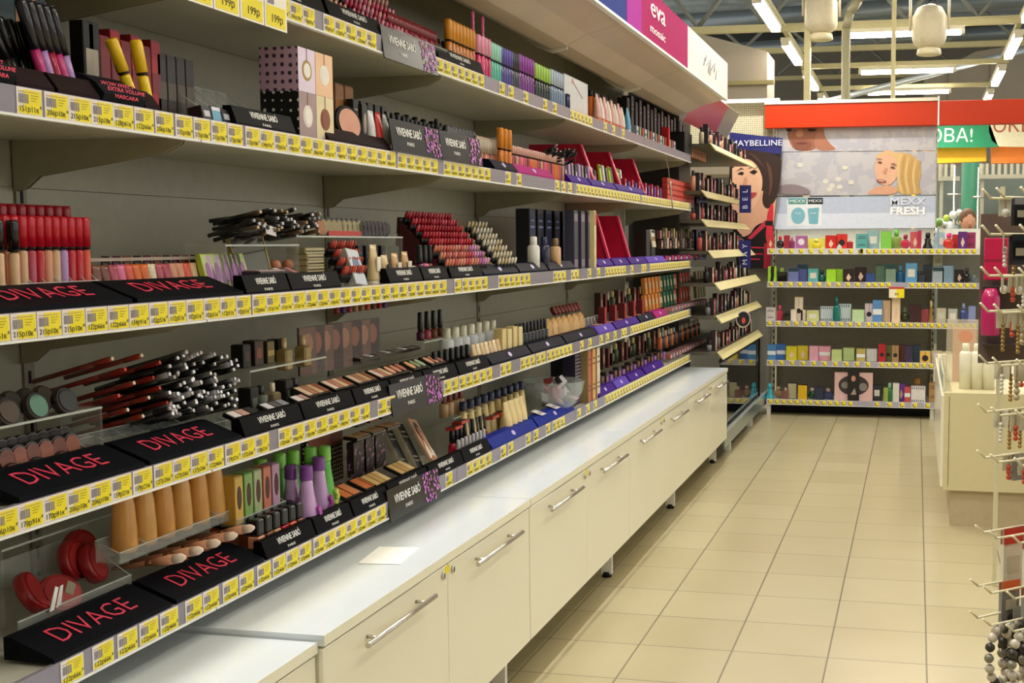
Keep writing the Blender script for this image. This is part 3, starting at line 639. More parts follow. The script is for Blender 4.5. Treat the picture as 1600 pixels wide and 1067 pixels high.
# ---- slanted black tray fronts with pink lettering, and upright black ones with white lettering
def sign(px0, px1, S, style, lab, dx=0., txt=True, dz=0.):
    X = XF + .0035 - .006 + dx; y0, y1 = YX(px0, XF), YX(px1, XF); L = y1 - y0; z = SB[S] + .0425 + dz
    t = thing('tray_front', lab, 'display tray', (X, y0, z), (0, 0, PI/2))
    if style == 'pink':
        part('plate', MB().prism([(0,0),(0,.007),(.078,.036),(.09,.036),(.09,.0)], .002, L-.002, satin('#0e1118'), 'x'), t)
        T = Matrix.Translation((L*.48, .040, .0232)) @ Matrix.Rotation(-math.radians(69.6), 4, 'X')
        if txt: part('lettering', MB().text('DIVAGE', .060, PINKL, T=T, sx=L*.72/.060/3.9, bold=-.014), t, label='thin pink letters')
    elif style == 'white':
        c_ = satin('#0c0c10'); part('plate', MB().prism([(0,0),(0,.004),(.012,.037),(.03,.037),(.03,.0)], .0015, L-.0015, c_, 'x'), t)
        T = Matrix.Translation((L*.5, .0052, .019)) @ Matrix.Rotation(-math.radians(19.7), 4, 'X')
        if txt: part('lettering', MB().text('VIVIENNE SABÓ', .019, WHT, T=T, z=.005, sx=L*.55/.019/8.6, bold=.01).text('PARIS', .008, WHT, T=T, z=-.0125, sx=1.6), t, label='small white letters')
    elif style in ('navy', 'blue', 'purple', 'lilac', 'magenta', 'dark'):
        c_ = {'navy':'#0e1226','blue':'#1c2e90','purple':'#421a86','lilac':'#6248b4','magenta':'#b0247c','dark':'#241418'}[style]
        part('plate', MB().prism([(0,0),(0,.006),(.02,.032),(.05,.034),(.05,.0)], .0015, L-.0015, satin(c_), 'x'), t)
        if style != 'dark': part('emblem', MB().prism(ell(L/2, 0, .014, .009, 12), -.0005, .0005, M('#c8b8e8'), 'y', T=Matrix.Translation((0, .009, .019)) @ Matrix.Rotation(-math.radians(37), 4, 'X')), t)
for S, a, b, wh in ((3,-8,208,'leftmost on the third shelf'),(3,214,382,'right of the first on the third shelf'),(2,14,218,'leftmost on the fourth shelf'),(2,224,372,'right of the first on the fourth shelf'),(1,58,252,'leftmost on the lowest shelf'),(1,258,402,'right of the first on the lowest shelf')):
    sign(a, b, S, 'pink', 'black slanted tray front with pink lettering, ' + wh)
VS = {3: [(386,455),(457,535),(610,662),(664,703),(707,756)], 2: [(376,470),(472,552),(554,611),(613,663),(665,715),(717,765)], 1: [(405,485),(487,545),(547,603),(605,668),(670,722),(723,765)], 4: [(378,470)], 5: [(432,520),(525,608),(692,762)]}
wn = ['first from the left','second from the left','third from the left','fourth from the left','fifth from the left','sixth from the left']
for S, L_ in VS.items():
    for i, (a, b) in enumerate(L_): sign(a, b, S, 'white', 'black tray front with small white lettering, %s on the %s' % (wn[i], SN[S]))
for S, a, b, st, lb in ((3,758,812,'navy','left of the white bottle'),(3,814,858,'navy','below the white bottle'),(3,860,900,'navy','below the tall dark boxes'),(2,768,830,'navy','first right of the black tray fronts'),(2,832,884,'navy','middle one'),(2,886,934,'navy','last one'),(4,776,812,'navy','by the orange mascaras'),(1,767,838,'blue','with white glare'),(1,840,897,'blue','below the bowl'),
    (4,894,925,'purple','in the first red divider'),(4,927,965,'purple','in the second red divider'),(4,967,1010,'purple','in the third red divider'),(3,936,960,'purple','in the first red divider'),(3,962,985,'purple','in the second red divider'),(3,987,1012,'purple','right of the red dividers'),(3,1014,1042,'lilac','near the dark palette display'),
    (2,936,962,'lilac','left one'),(2,964,1000,'purple','middle one'),(2,1002,1024,'navy','small one'),(2,1026,1044,'magenta','bright one'),(1,936,962,'purple','first one'),(1,964,984,'lilac','second one'),(1,986,1008,'purple','third one'),(1,1010,1038,'purple','fourth one'),(4,812,868,'magenta','below the coloured glosses')):
    sign(a, b, S, st, '%s tray front on the %s, %s' % (st, SN[S], lb))
for a, b, lb in ((-30, 38, 'cut by the left edge'), (172, 236, 'standing under the yellow mascaras')):
    y0, y1 = YX(a, XF), YX(b, XF); L = y1 - y0
    t = thing('tray_front', 'black curved display card with pink lettering on second shelf, ' + lb, 'display tray', (XF - .003, y0, SB[4] + .0425), (0, 0, PI/2))
    part('plate', MB().prism([(0,0),(-.006,.012),(.01,.03),(.03,.042),(.05,.048),(.05,.0)], 0, L, satin('#181c24'), 'x'), t)
    mb = MB()
    for i in range(3): mb.text(['WOW EFFECT','EXTRA VOLUME','MASCARA'][i], .0085, PINKL, x=L*.5, z=.031 - i*.0105, y=-.0035 - (.004 if i > 0 else -.0125), sx=L*.8/.0085/6.5, bold=.02)
    part('lettering', mb, t, label='pink letters')
for a, b in ((40, 100), (104, 170), (238, 262)): sign(a, b, 4, 'dark', 'low dark tray front on the second shelf, %s the pink lettered card' % ('far left of' if a < 50 else 'just left of' if a < 200 else 'just right of'))
sign(520, 617, 4, 'dark', 'dark red brown tray front under the round blush mirror')
# ---- clear name plates with lilac flower print
def nameplate(px0, px1, S, lab, z0, h=.082, dx=.0):
    X = XF + .008 + dx; y0, y1 = YX(px0, X), YX(px1, X); L = y1 - y0
    t = thing('name_plate', lab, 'sign', (X, y0, SB[S] + z0), (0, 0, PI/2))
    T = Matrix.Rotation(math.radians(-8), 4, 'X')
    part('plate', MB().box(0, L, 0, .003, 0, h, M('#1c1818', .22, spec=.3), T=T), t)
    part('lettering', MB().text('VIVIENNE SABÓ', .030, WHT, x=L*.36, z=h*.62, y=-.0008, T=T, sx=L*.6/.03/8.6, bold=.012).text('PARIS', .014, WHT, x=L*.36, z=h*.28, y=-.0008, T=T, sx=1.3), t, label='white letters')
    f = MB(); random.seed(int(px0))
    for i in range(70): f.disc(L*random.uniform(.68, .985), h*random.uniform(.03, .97), .0045, .0045, M(random.choice(['#b45ac0','#d88ad8','#8a4a9c','#9a6a7a','#c86ac0'])), y=-.0004 - i*.00001, th=.0005, seg=6, T=T)
    part('flower_print', f, t, label='lilac flowers')
nameplate(608, 690, 5, 'dark shiny name plate with lilac flowers hanging on the top shelf', -.012)
nameplate(618, 694, 4, 'left shiny name plate with lilac flowers on the second shelf', .043)
nameplate(695, 757, 4, 'right shiny name plate with lilac flowers on the second shelf', .043)
nameplate(610, 690, 2, 'shiny name plate with lilac flowers hanging on the fourth shelf', -.012)
nameplate(603, 684, 1, 'shiny name plate with lilac flowers hanging on the lowest shelf', -.012)

# ---- acrylic racks
def rack(px0, px1, S, X, lab, h=.05, d=.05, dz=0, slope=False, nd=4, back=0):
    y0, y1 = YX(px0, X), YX(px1, X); L = y1 - y0
    t = thing('acrylic_rack', lab, 'rack', (X, y0, DK[S] + dz + .0003), (0, 0, PI/2))
    part('base_plate', MB().box(0, L, -d/2, d/2, 0, .002, ACR), t)
    part('front_lip', MB().box(0, L, -d/2, -d/2+.002, .002, h*.5, ACR).box(0, L, -d/2-.0003, -d/2+.0023, h*.5, h*.5+.0015, ACRE), t)
    bh = h + back
    part('back_plate', MB().box(0, L, d/2-.002, d/2, .002, bh, ACR).box(0, L, d/2-.002, d/2, bh, bh+.0015, ACRE), t)
    for i in range(nd + 1):
        x = L*i/nd if i < nd else L-.002
        part('divider', MB().prism([(-d/2+.002,.002),(d/2-.002,.002),(d/2-.002,bh),(-d/2+.002,h*.5)], x, x+.002, ACR, 'x').rod((x+.001,-d/2+.002,h*.5),(x+.001,d/2-.002,bh),.0009,ACRE,5), t)
def ledge(px0, px1, S, X, dz, lab, d=.09):
    y0, y1 = YX(px0, X), YX(px1, X); L = y1 - y0
    t = thing('acrylic_ledge', lab, 'rack', (X, y0, DK[S] + .0003), (0, 0, PI/2))
    part('top_plate', MB().box(0, L, -d/2, d/2, dz-.003, dz, ACR).box(0, L, -d/2-.001, -d/2, dz-.004, dz, ACRE), t)
    for x in (.0, L-.003): part('side_leg', MB().box(x, x+.003, -d/2, d/2, 0, dz-.003, ACR), t)

# ================= third shelf
rack(-60, 140, 3, -1.425, 'clear rack holding the red capped glosses at left of third shelf', .06, .035, .012, nd=9)
g = [(c, kind(k_gloss, '#c8142e', C[c])) for c in ('coral','peach','peach','red','beige','rose','red','peach','beige','lilac','red','red')]
row('lip_gloss', g, -20, 134, 3, -1.425, .0192, 'tall lip gloss with red cap and {c} tube', 'lip gloss', 'in the front row, third shelf', .0155)
g = [(c, kind(k_gloss, '#a8122a', C[c])) for c in ('brown','rose','red','peach')]
row('lip_gloss', g, 5, 105, 3, -1.455, .021, 'lip gloss with darker red cap and {c} tube', 'lip gloss', 'standing taller in the back row', .035)
for p in (-2, 22): one('lip_gloss', kind(k_gloss, '#101014', C['beige'], .0085, .082, .05), p, 3, -1.40, 'black capped beige lip gloss in front of the red capped ones', 'lip gloss', .012, group='black capped glosses')
rack(142, 322, 3, -1.425, 'clear rack holding the row of small lip tubes on third shelf', .045, .04, .004, nd=3)
tb = cs(k_tube, ['brown','brown','rose','pink','coral','orange','orange','cream','rose','rose','peach','peach','coral','beige'], '#0c0c0e', .021, .062, .016)
row('lip_tube', tb, 150, 312, 3, -1.425, .0215, 'small {c} lip tube on black cap', 'lip tube', 'in the clear rack of the third shelf', .0065)
row('lip_tube', cs(k_tube, ['dark brown','plum','brown'], '#0c0c0e', .021, .062, .016), 165, 330, 3, -1.46, .03, 'dark {c} lip tube', 'lip tube', 'in the back row behind the small lip tubes', .022)
tag(part('label_strip', MB().box(0, YX(318,-1.446)-YX(142,-1.446), 0, .001, 0, .006, M('#b8a898')), None, (-1.446, YX(142,-1.446), DK[3]+.075), (0,0,PI/2)), 'thin beige label strip above the small lip tubes', 'label')
row('flat_carton', [('lime', kind(k_carton, '#c8d890', '#c4e04a', .03, .012, .085, 'oval', '#a870a8')), ('lime', kind(k_carton, '#d8b8d0', '#c4e04a', .03, .012, .085, 'leaf', '#8a5a96'))], 330, 384, 3, -1.40, .016, 'thin lime green carton with lilac flower print', 'carton', 'leaning beside the small lip tubes', .001, -.25)
# pencil heap on ledge
ledge(322, 440, 3, -1.43, .105, 'clear raised ledge carrying the black pencil heap')
pen = [kind(k_pencil, '#121216', '#121216', .0045, .12, .035, '#c0c0c4'), kind(k_pencil, '#1a1a1e', '#5a4a3a', .0045, .12, .035, '#b8a080'), kind(k_pencil, '#15151a', '#2a2a30', .0045, .12, .035, '#d0d0d8')]
random.seed(11)
for i in range(64):
    px = random.uniform(326, 425); lay = random.random()
    one('cosmetic_pencil', pen[i % 3], px, 3, -1.47 + random.uniform(-.02, .02), 'black cosmetic pencil in the messy heap above the lime cartons', 'pencil', .111 + lay*.045, math.radians(random.uniform(74, 86)), random.uniform(-.3, .3), random.uniform(-.35, .35), group='black pencils heaped on the third shelf')
tag(part('price_card', MB().box(0, .04, 0, .001, 0, .02, M('#d8d4dc')), None, (-1.34, YX(418, -1.34), DK[3] + .128), (-.2, .15, PI/2)), 'blank whitish card stuck on the black pencil heap', 'card')
ledge(436, 606, 3, -1.43, .125, 'clear raised ledge with compacts at the middle of third shelf')
cc = [('tan', kind(k_carton, '#b87c50', '#8a5c3c', .035, .02, .035, 'plain')), ('gold', kind(k_carton, '#a89450', '#7c6c3c', .03, .02, .033, 'plain')), ('dark grey', kind(k_carton, '#4a4238', '#2c2620', .03, .02, .035, 'label', '#6a6050')), ('beige', kind(k_carton, '#b0a080', '#c4b894', .035, .014, .045, 'label', '#8c7c5c'))]
row('compact_box', cc, 440, 500, 3, -1.43, .045, 'small {c} compact box', 'compact', 'on the clear raised ledge of the third shelf', .1255, -.15)
row('round_compact', [('smoky', kind(k_compact, .022, '#3c342c', '#a89a70'))], 505, 560, 3, -1.43, .026, '{c} round compact with gold face standing', 'compact', 'in the red strip on the raised ledge', .1255, -.1)
row('round_compact', [('black', kind(k_compact, .02, '#141012', '#2c2220'))], 563, 604, 3, -1.43, .024, '{c} oval compact standing', 'compact', 'at the right end of the raised ledge', .1255, -.1)
tag(part('red_strip', MB().box(0, .17, 0, .001, 0, .012, M('#c03a30')), None, (-1.384, YX(515, -1.384), DK[3]+.1255), (0,0,PI/2)), 'red plastic strip at the foot of the gold round compacts', 'strip')
# open compact, bulbs, stacked boxes
t = thing('open_compact', 'large open make up compact with mirror standing beside the lime cartons', 'compact', (-1.375, YX(412, -1.375), DK[3] + .036), (0, 0, PI/2 - .3)); t.scale = (1.5, 1.3, 1.5)
part('base_case', MB().box(-.03, .03, -.028, .028, 0, .008, gloss('#2c2824'), ch=.002), t); part('powder_pan', MB().box(-.024, .024, -.02, .02, .008, .0095, M('#c8a8a8')), t)
part('mirror_lid', MB().box(-.03, .03, -.003, .003, 0, .058, M('#9a9488', .1, .8)).box(-.032, -.03, -.004, .004, 0, .058, M('#c0a468', .3, .6)).box(.03, .032, -.004, .004, 0, .058, M('#c0a468', .3, .6)), t, (0, .026, .008), (-.35, 0, 0))
one('palette', kind(k_palette, '#8c8484', ('#dcd4d8', '#6a4a4c', '#b87878'), .075, .05), 447, 3, -1.36, 'flat grey palette with three shades lying before the cream boxes', 'palette', .036, .4)
for i in range(3): one('powder_ball_jar', [('ball', MB().ball(0, 0, .013, .013, M('#d88a6a', .5)).build('ball'), []), ('cup', MB().lathe([(.008, 0), (.011, .006)], BLK).build('cup'), [])], 430 + i*20, 3, -1.41, 'peach coloured bulb applicator behind the flat grey palette', 'applicator', .045, group='peach bulb applicators')
for i in range(6): one('cream_carton', kind(k_carton, '#b8ac84', '#a89c70', .085, .05, .0125, 'band', '#3a3020'), 478, 3, -1.40, ['lowest','second lowest','third','fourth','fifth','topmost'][i] + ' cream carton in the flat stack beside lipsticks', 'carton', .012 + i*.0142, 0, 0, random.uniform(-.05, .05))
for r in range(4):
    row('lipstick', [('red', kind(k_lipstick, '#b8362e')), ('coral', kind(k_lipstick, '#d0604a')), ('brown', kind(k_lipstick, '#8c3a2e'))], 510 + r*6, 545 + r*5, 3, -1.40 + .018*r, .014, '{c} lipstick tester', 'lipstick', 'in the %s row left of the grey box' % ['back','third','second','front'][r], .075 - .02*r, .5)
one('gift_carton', kind(k_carton, '#c4ccd8', '#a8a8a0', .065, .03, .092, 'oval', '#5a6a8c'), 557, 3, -1.335, 'grey blue carton with an oval mirror picture leaning back', 'carton', .001, -.35, .12)
for i, (p, h, l) in enumerate(((583, .085, 'tallest'), (600, .058, 'black labelled'), (616, .062, 'plain'), (632, .066, 'rightmost'))):
    one('cream_tube', kind(k_tube, '#dcc494' if i < 2 else '#d0a878', '#e8dcc0', .034, h + .018, .014, '#1c1818' if i == 1 else '#efe8d8'), p, 3, -1.345, l + ' beige cream tube beside the grey blue carton', 'cream tube', .001)
for i in range(4): one('black_tester', kind(k_carton, '#14141a', '#0c0c10', .025, .02, .10, 'lines', '#6a6a72'), 558 + i*12, 3, -1.40, 'black carton standing behind the beige cream tubes', 'carton', group='black cartons behind the cream tubes')
for i in range(4): one('eyeshadow_tester', kind(k_palette, '#2c2830', ('#e8e4e4', '#8a6a60'), .05, .03), 640 + i*10, 3, -1.36, 'flat eyeshadow tester with pale pan left of the front nail polishes', 'palette', .03, .5, group='flat eyeshadow testers')
ledge(618, 694, 3, -1.50, .098, 'clear raised ledge with coral nail polishes', .05)
row('nail_polish', cs(k_nail, ['rose','rose','coral','coral','peach','peach','beige'], '#101012', .026, .035, .05), 626, 688, 3, -1.50, .03, '{c} nail polish with tall black cap', 'nail polish', 'on the raised ledge of the third shelf', .0985)
row('nail_polish', cs(k_nail, ['plum','pink','brown','rose','brown','tan','coral'], '#101012', .028, .032, .05), 655, 716, 3, -1.36, .034, '{c} nail polish with black cap', 'nail polish', 'in the front row beside the red lipstick display', .02)
# red stepped lipstick display
def stepped(px0, px1, S, X, lab, cols, steps, sp, col, w, cat_lab, dz=0, rise=.0165, rn=.017, ht=None):
    y0, y1 = YX(px0, X), YX(px1, X); L = y1 - y0
    t = thing('stepped_display', lab, 'display stand', (X, y0, DK[S] + dz + .0003), (0, 0, PI/2))
    part('stand_body', MB().prism([(0, 0)] + [q for i in range(steps) for q in ((i*rn, rise*(i+.5)), ((i+1)*rn, rise*(i+.5)))] + [(steps*rn, 0)], 0, L, gloss(col), 'x'), t)
    part('side_panel', MB().prism([(-.002, 0), (-.002, .012), (steps*rn, rise*steps + .012), (steps*rn, 0)], -.002, 0, gloss(col), 'x'), t)
    n = int(L / sp)
    for i in range(steps):
        for j in range(n):
            place('lipstick', kind(k_lipstick, cols(i, j, n)), (X - (i+.5)*rn, y0 + (j+.5)*L/n, DK[S] + dz + rise*(i+.5) + .0006 - .010*0), cat_lab[0], 'lipstick', cat_lab[1], PI/2, .38)
random.seed(2)
stepped(694, 762, 3, -1.315, 'dark red stepped display full of slanted lipstick testers on third shelf', lambda i, j, n: random.choice(['#e0506a','#c82c3c','#b01c30']) if i > 2 else random.choice(['#e88a72','#d85a6a','#e8a08c'] if j < n*.75 else ['#c878b8','#e0a0d0']), 8, .021, '#4a0c18', 0, ('pink or red lipstick tester in the dark red stepped display on third shelf', 'lipstick testers in the dark red display'), dz=.012, rise=.0195)
stepped(776, 806, 3, -1.315, 'cream stepped display with pale testers right of the red one', lambda i, j, n: random.choice(['#e8e0cc','#d8c8a0','#f0ece4']), 7, .028, '#c4b48c', 0, ('pale tester in the cream stepped display on third shelf', 'pale testers in the cream display'), dz=.01, rise=.0195)
one('pump_bottle', kind(k_bottle, '#e8e8e4', '#f4f4f0', .044, .13, .03, 'slim'), 834, 3, -1.33, 'white slim bottle right of the cream stepped display', 'bottle')
one('pump_bottle', kind(k_bottle, '#1c2248', '#20264c', .042, .13, .03, 'slim'), 850, 3, -1.33, 'navy slim bottle right of the white one', 'bottle')
one('pump_bottle', kind(k_bottle, '#dcb488', '#8a6a4a', .042, .125, .03, 'slim'), 868, 3, -1.33, 'beige slim bottle left of the tall dark boxes', 'bottle')
for i in range(6): one('tall_carton', kind(k_carton, ['#20284a','#14162c','#20284a','#14162c','#2a3460','#1a1c30'][i], '#10121f', .07, .055, .235, 'lines', '#7884b0'), 822 + i*13, 3, -1.45, 'tall dark blue carton in the back row of the third shelf', 'carton', group='tall dark blue cartons on the third shelf')
for i in range(3): one('tall_carton', kind(k_carton, ['#3a3848','#504858','#6a5a68'][i], '#3c3c50', .055, .04, .235, 'stripes', '#b8a8b8'), 893 + i*11, 3, -1.35, ['leftmost','middle','rightmost'][i] + ' tall grey violet patterned carton on third shelf', 'carton')
one('tall_carton', kind(k_carton, '#e0d0a0', '#d8cc9a', .03, .03, .24, 'top', '#c87c50'), 925, 3, -1.325, 'tall cream carton with a face picture right of the grey violet ones', 'carton')
# red divider panels
def divider(px, S, X0, X1, h, lab):
    y = YX(px, X0)
    t = thing('divider_panel', lab, 'divider', (X0, y, DK[S] + .0003), (0, 0, PI/2))
    d = X0 - X1; dm = M('#c2143c', .35)
    part('side_plate', MB().prism([(0, 0), (d, 0), (d, h), (.07, h)], 0, .004, dm, 'x'), t); part('front_edge', MB().prism([(-.002, 0), (.068, h), (.076, h), (.008, 0)], -.010, .014, M('#e0305c', .35), 'x'), t)
    part('back_plate', MB().box(.004, .30, d - .004, d, 0, h*.98, dm), t)
divider(956, 3, -1.32, -1.62, .235, 'left red plastic divider panel on the third shelf'); divider(988, 3, -1.32, -1.62, .235, 'right red plastic divider panel on the third shelf')
divider(934, 4, -1.32, -1.62, .19, 'left red plastic divider panel on the second shelf'); divider(975, 4, -1.32, -1.62, .19, 'middle red plastic divider panel on the second shelf'); divider(1010, 4, -1.32, -1.62, .19, 'right red plastic divider panel on the second shelf')

# ================= second shelf
t = thing('display_box', 'dark display box with a womans eyes picture at the top left edge', 'display', (-1.44, YX(24, -1.44), DK[4] + .0003), (0, 0, PI/2))
part('box_body', MB().box(-.12, .07, -.02, .05, 0, .24, BLKM), t)
b_ = MB().box(-.11, .068, -.0215, -.02, .09, .235, M('#123c44')); b_.box(.0, .05, -.0225, -.0215, .1, .235, M('#b07850')); b_.disc(.022, .16, .012, .006, M('#1c1210'), -.0225).disc(.048, .162, .006, .005, M('#1c1210'), -.0225); part('picture_panel', b_, t, label='woman face picture on teal')
row('mascara', [('dark', kind(k_pencil, '#2c241e', '#16161a', .006, .105, .05)), ('black', kind(k_pencil, '#141418', '#0e0e12', .006, .11, .05))], -20, 45, 4, -1.36, .022, '{c} mascara tube leaning in the tray', 'mascara', 'at far left of the second shelf', .004, -.15, -.35)
row('mascara', [('black', kind(k_pencil, '#101014', '#0c0c10', .007, .12, .06))], 48, 88, 4, -1.37, .022, '{c} thick mascara leaning', 'mascara', 'left of the pink banded pens', .004, -.1, -.25)
row('mascara', [('pink', kind(k_pencil, '#c8307c', '#181828', .0075, .15, .075, '#303040')), ('lilac', kind(k_pencil, '#b890d0', '#14141c', .0075, .15, .075, '#303040')), ('crimson', kind(k_pencil, '#a8183c', '#1c1420', .0075, .15, .075, '#303040'))], 88, 132, 4, -1.345, .018, '{c} slim mascara with black cap leaning', 'mascara', 'on the second shelf left of dark red cartons', .004, -.05, -.3)
for i in range(2): one('mascara_carton', kind(k_carton, '#16120f', '#0e0c0c', .026, .026, .15, 'label', '#b8b0a0'), 142 + i*9, 4, -1.40, 'black mascara carton with white sticker before the dark red cartons', 'carton', group='black stickered cartons')
row('mascara_carton', [('dark red', kind(k_carton, '#7c1220', '#8c1626', .026, .024, .135, 'plain')), ('red', kind(k_carton, '#a81824', '#8c1626', .026, .024, .15, 'band', '#7c1220'))], 168, 246, 4, -1.41, .028, '{c} narrow carton', 'carton', 'standing behind the yellow mascaras')
row('mascara_carton', [('dark brown', kind(k_carton, '#2e2420', '#3a2e28', .026, .024, .13, 'band', '#54483c'))], 255, 298, 4, -1.41, .028, '{c} narrow carton', 'carton', 'right of the dark red cartons')
for i, (p, r_, lb) in enumerate(((224, -.38, 'left'), (243, -.12, 'right'))):
    one('yellow_mascara', kind(k_gloss, '#ecc21a', '#f0cc20', .0095, .065, .06), p, 4, -1.325, lb + ' fat yellow mascara leaning before the dark red cartons', 'mascara', .003, -.1, r_)
rack(290, 392, 4, -1.40, 'clear empty rack right of the brown cartons on second shelf', .07, .09, .0, nd=5, back=.02)
row('small_carton', [('black and white', kind(k_carton, '#1a1a20', '#101014', .03, .03, .028, 'label', '#c8c8d0')), ('blue', kind(k_carton, '#68a8c8', '#101014', .03, .03, .03, 'top', '#e0e0f0'))], 322, 408, 4, -1.33, .034, '{c} small carton lying', 'carton', 'in the tray left of the dotted gift boxes', .002, -.2)
row('small_carton', [('black and white', kind(k_carton, '#22222a', '#101014', .03, .03, .03, 'lines', '#d8d8e0'))], 345, 420, 4, -1.375, .034, '{c} cube carton', 'carton', 'in the back row left of the dotted gift boxes', .012)
GBX = [('#e8d8f0', patt('#c9a4c0', '#3c2c4a', 'dots', 55, .4, .25), 'ball', '#b09040', 'lilac dotted gift box with gold flower front, upper left'), ('#f2c8a0', M('#e0b088'), 'ball', '#f4eee4', 'peach gift box with white round label, upper right'), ('#a89090', patt('#121014', '#e8e4e0', 'dots', 50, .4, .2), 'ball', '#e8dcdc', 'black gift box with white snow dots, lower left'), ('#e8d8b0', M('#d8c8a0'), 'ball', '#8a4a28', 'cream gift box with brown hanging ball, lower right')]
for i, (f_, side, stl, ik, lb) in enumerate(GBX):
    y0_, y1_ = (YX(474, -1.312), YX(500, -1.312)) if i % 2 == 0 else (YX(500.5, -1.312), YX(527, -1.312))
    w_ = y1_ - y0_; x_ = -1.312
    z = DK[4] + (.001 if i > 1 else .1035); h_ = .102 if i > 1 else .094
    t = thing('gift_box', lb, 'gift box', (x_, (y0_ + y1_)/2, z), (0, 0, PI/2))
    part('box', MB().box(-w_/2 + .0005, w_/2 - .0005, .001, .092, 0, h_, side), t)
    fr = MB().box(-w_/2 + .0005, w_/2 - .0005, 0, .001, 0, h_, M(f_)).disc(0, h_*.5, w_*.28, h_*.24, M(ik), 0).disc(0, h_*.5, w_*.2, h_*.17, M('#f4f0e8' if i % 2 == 0 else ik), -.0007).box(-.001, .001, -.0008, 0, h_*.72, h_, M('#7a5a48'))
    part('printed_front', fr, t)
for i in range(2): one('kraft_carton', kind(k_carton, '#a8703c', '#8c5c30', .045, .045, .17, 'band', '#7c4c24'), 524 + i*15, 4, -1.44, ('left' if i == 0 else 'right') + ' brown kraft carton behind the gift boxes', 'carton')
t = thing('blush_mirror', 'round peach blush disc on a black stand right of the gift boxes', 'display', (-1.335, YX(548, -1.335), DK[4] + .002), (0, 0, PI/2 - .25))
part('stand', MB().prism([(-.02,0),(.03,0),(.03,.02),(-.02,.008)], -.035, .035, BLK, 'x'), t); part('round_case', MB().lathe([(.043, 0), (.045, .004), (.043, .010)], BLK, seg=28, T=Matrix.Translation((0, .004, .055)) @ Matrix.Rotation(PI/2 - .2, 4, 'X')), t)
part('blush_disc', MB().lathe([(.036, 0), (.036, .0012)], M('#dea48e', .6), seg=28, T=Matrix.Translation((0, -.0065, .057)) @ Matrix.Rotation(PI/2 - .2, 4, 'X')), t)
hang = [('black dotted', kind(k_carton, '#1c1816', '#141212', .03, .01, .10, 'oval', '#a09080')), ('white', kind(k_tube, '#dcdce0', '#c8b8a0', .028, .09, .014)), ('red', kind(k_tube, '#c83a30', '#b89a70', .028, .09, .014)), ('grey', kind(k_tube, '#a8aca8', '#b89a70', .028, .09, .014))]
row('small_pack', hang, 572, 606, 4, -1.335, .045, '{c} small pack standing', 'pack', 'right of the round blush disc', .012)
row('small_pack', [('black', kind(k_carton, '#141214', '#0e0c0e', .03, .02, .13, 'lines', '#a89880'))], 556, 600, 4, -1.40, .04, '{c} tall pack', 'pack', 'behind the white and red tubes', .004)
row('nail_polish', [('white', kind(k_nail, '#e8e8ea', '#0e0e12', .018, .05, .03)), ('red', kind(k_nail, '#a83038', '#0e0e12', .018, .05, .03))], 608, 634, 4, -1.335, .03, '{c} slim bottle with black top', 'bottle', 'left behind the first shiny name plate', .03)
ledge(600, 700, 4, -1.44, .055, 'clear raised ledge above the shiny name plates', .07)
row('mascara', [('dark grey', kind(k_pencil, '#2c3230', '#14181a', .008, .075, .035)), ('black', kind(k_pencil, '#121416', '#101014', .008, .085, .04))], 618, 690, 4, -1.44, .03, '{c} short mascara', 'mascara', 'standing on the ledge above the name plates', .0555)
one('nail_polish', kind(k_nail, '#a89450', '#1c1814', .024, .035, .05), 686, 4, -1.40, 'gold nail polish with tapered black cap above the right name plate', 'nail polish', .056)
row('nail_polish', [('black', kind(k_nail, '#1c1c1e', '#0c0c0e', .022, .03, .045))], 672, 726, 4, -1.37, .03, '{c} bottle with black cap', 'bottle', 'peeking over the two shiny name plates', .02)
rack(700, 772, 4, -1.37, 'clear tray with round black jars on second shelf', .04, .05, .075, nd=3)
row('round_jar', [('black', kind(k_compact, .023, '#15181c', '#2c3038'))], 703, 742, 4, -1.37, .028, '{c} round jar standing on edge', 'jar', 'in the clear tray of the second shelf', .079, -.1)
row('round_jar', [('brown', kind(k_compact, .019, '#3c2c2c', '#6a5450'))], 746, 766, 4, -1.37, .028, '{c} round jar standing on edge', 'jar', 'at the right end of the clear tray', .079, -.1)
row('lip_gloss', cs(k_pencil1, ['rose','peach','tan'], '#d8c0a8', .006, .1, .05), 748, 776, 4, -1.36, .018, '{c} thin lip gloss', 'lip gloss', 'under the tray of round black jars', .01)
row('orange_mascara', [('orange', kind(k_gloss, '#e08a1c', '#d87c18', .010, .075, .07))], 784, 797, 4, -1.33, .045, 'tall {c} mascara', 'mascara', 'on the second shelf beside the coloured glosses', .002)
gl = cs(k_gloss, ['rose','brown','peach','rose','pink','coral','rose','plum','coral','orange','amber','orange'], .007, .06, .03, pre=('#d8a89c',))
row('lip_gloss', gl, 802, 880, 4, -1.335, .022, 'short {c} lip gloss', 'lip gloss', 'in the colourful row of the second shelf', .01)
random.seed(21)
for i in range(30): one('eyeliner_pen', kind(k_pencil1, '#14161c', '#0e1014', .0045, .14, .04), random.uniform(822, 868), 4, -1.43 + random.uniform(-.02, .02), 'black eyeliner pen in the slanting bundle behind the coloured glosses', 'pencil', .05 + random.random()*.035, 1.25 + random.uniform(-.1, .1), 0, random.uniform(-.4, .1) - .3, group='black eyeliner pens in a bundle')
random.seed(22)
mix = [('black', kind(k_carton, '#1c1c24', '#141418', .03, .012, .08, 'label', '#c8b8c8')), ('lilac', kind(k_carton, '#b898c8', '#a888b8', .03, .014, .09, 'plain')), ('silver', kind(k_carton, '#a8a0a4', '#5c545c', .025, .012, .09, 'lines', '#403840'))]
row('blister_pack', mix, 884, 930, 4, -1.35, .05, '{c} small blister pack', 'pack', 'left of the first red divider panel', .004, -.1, .15)
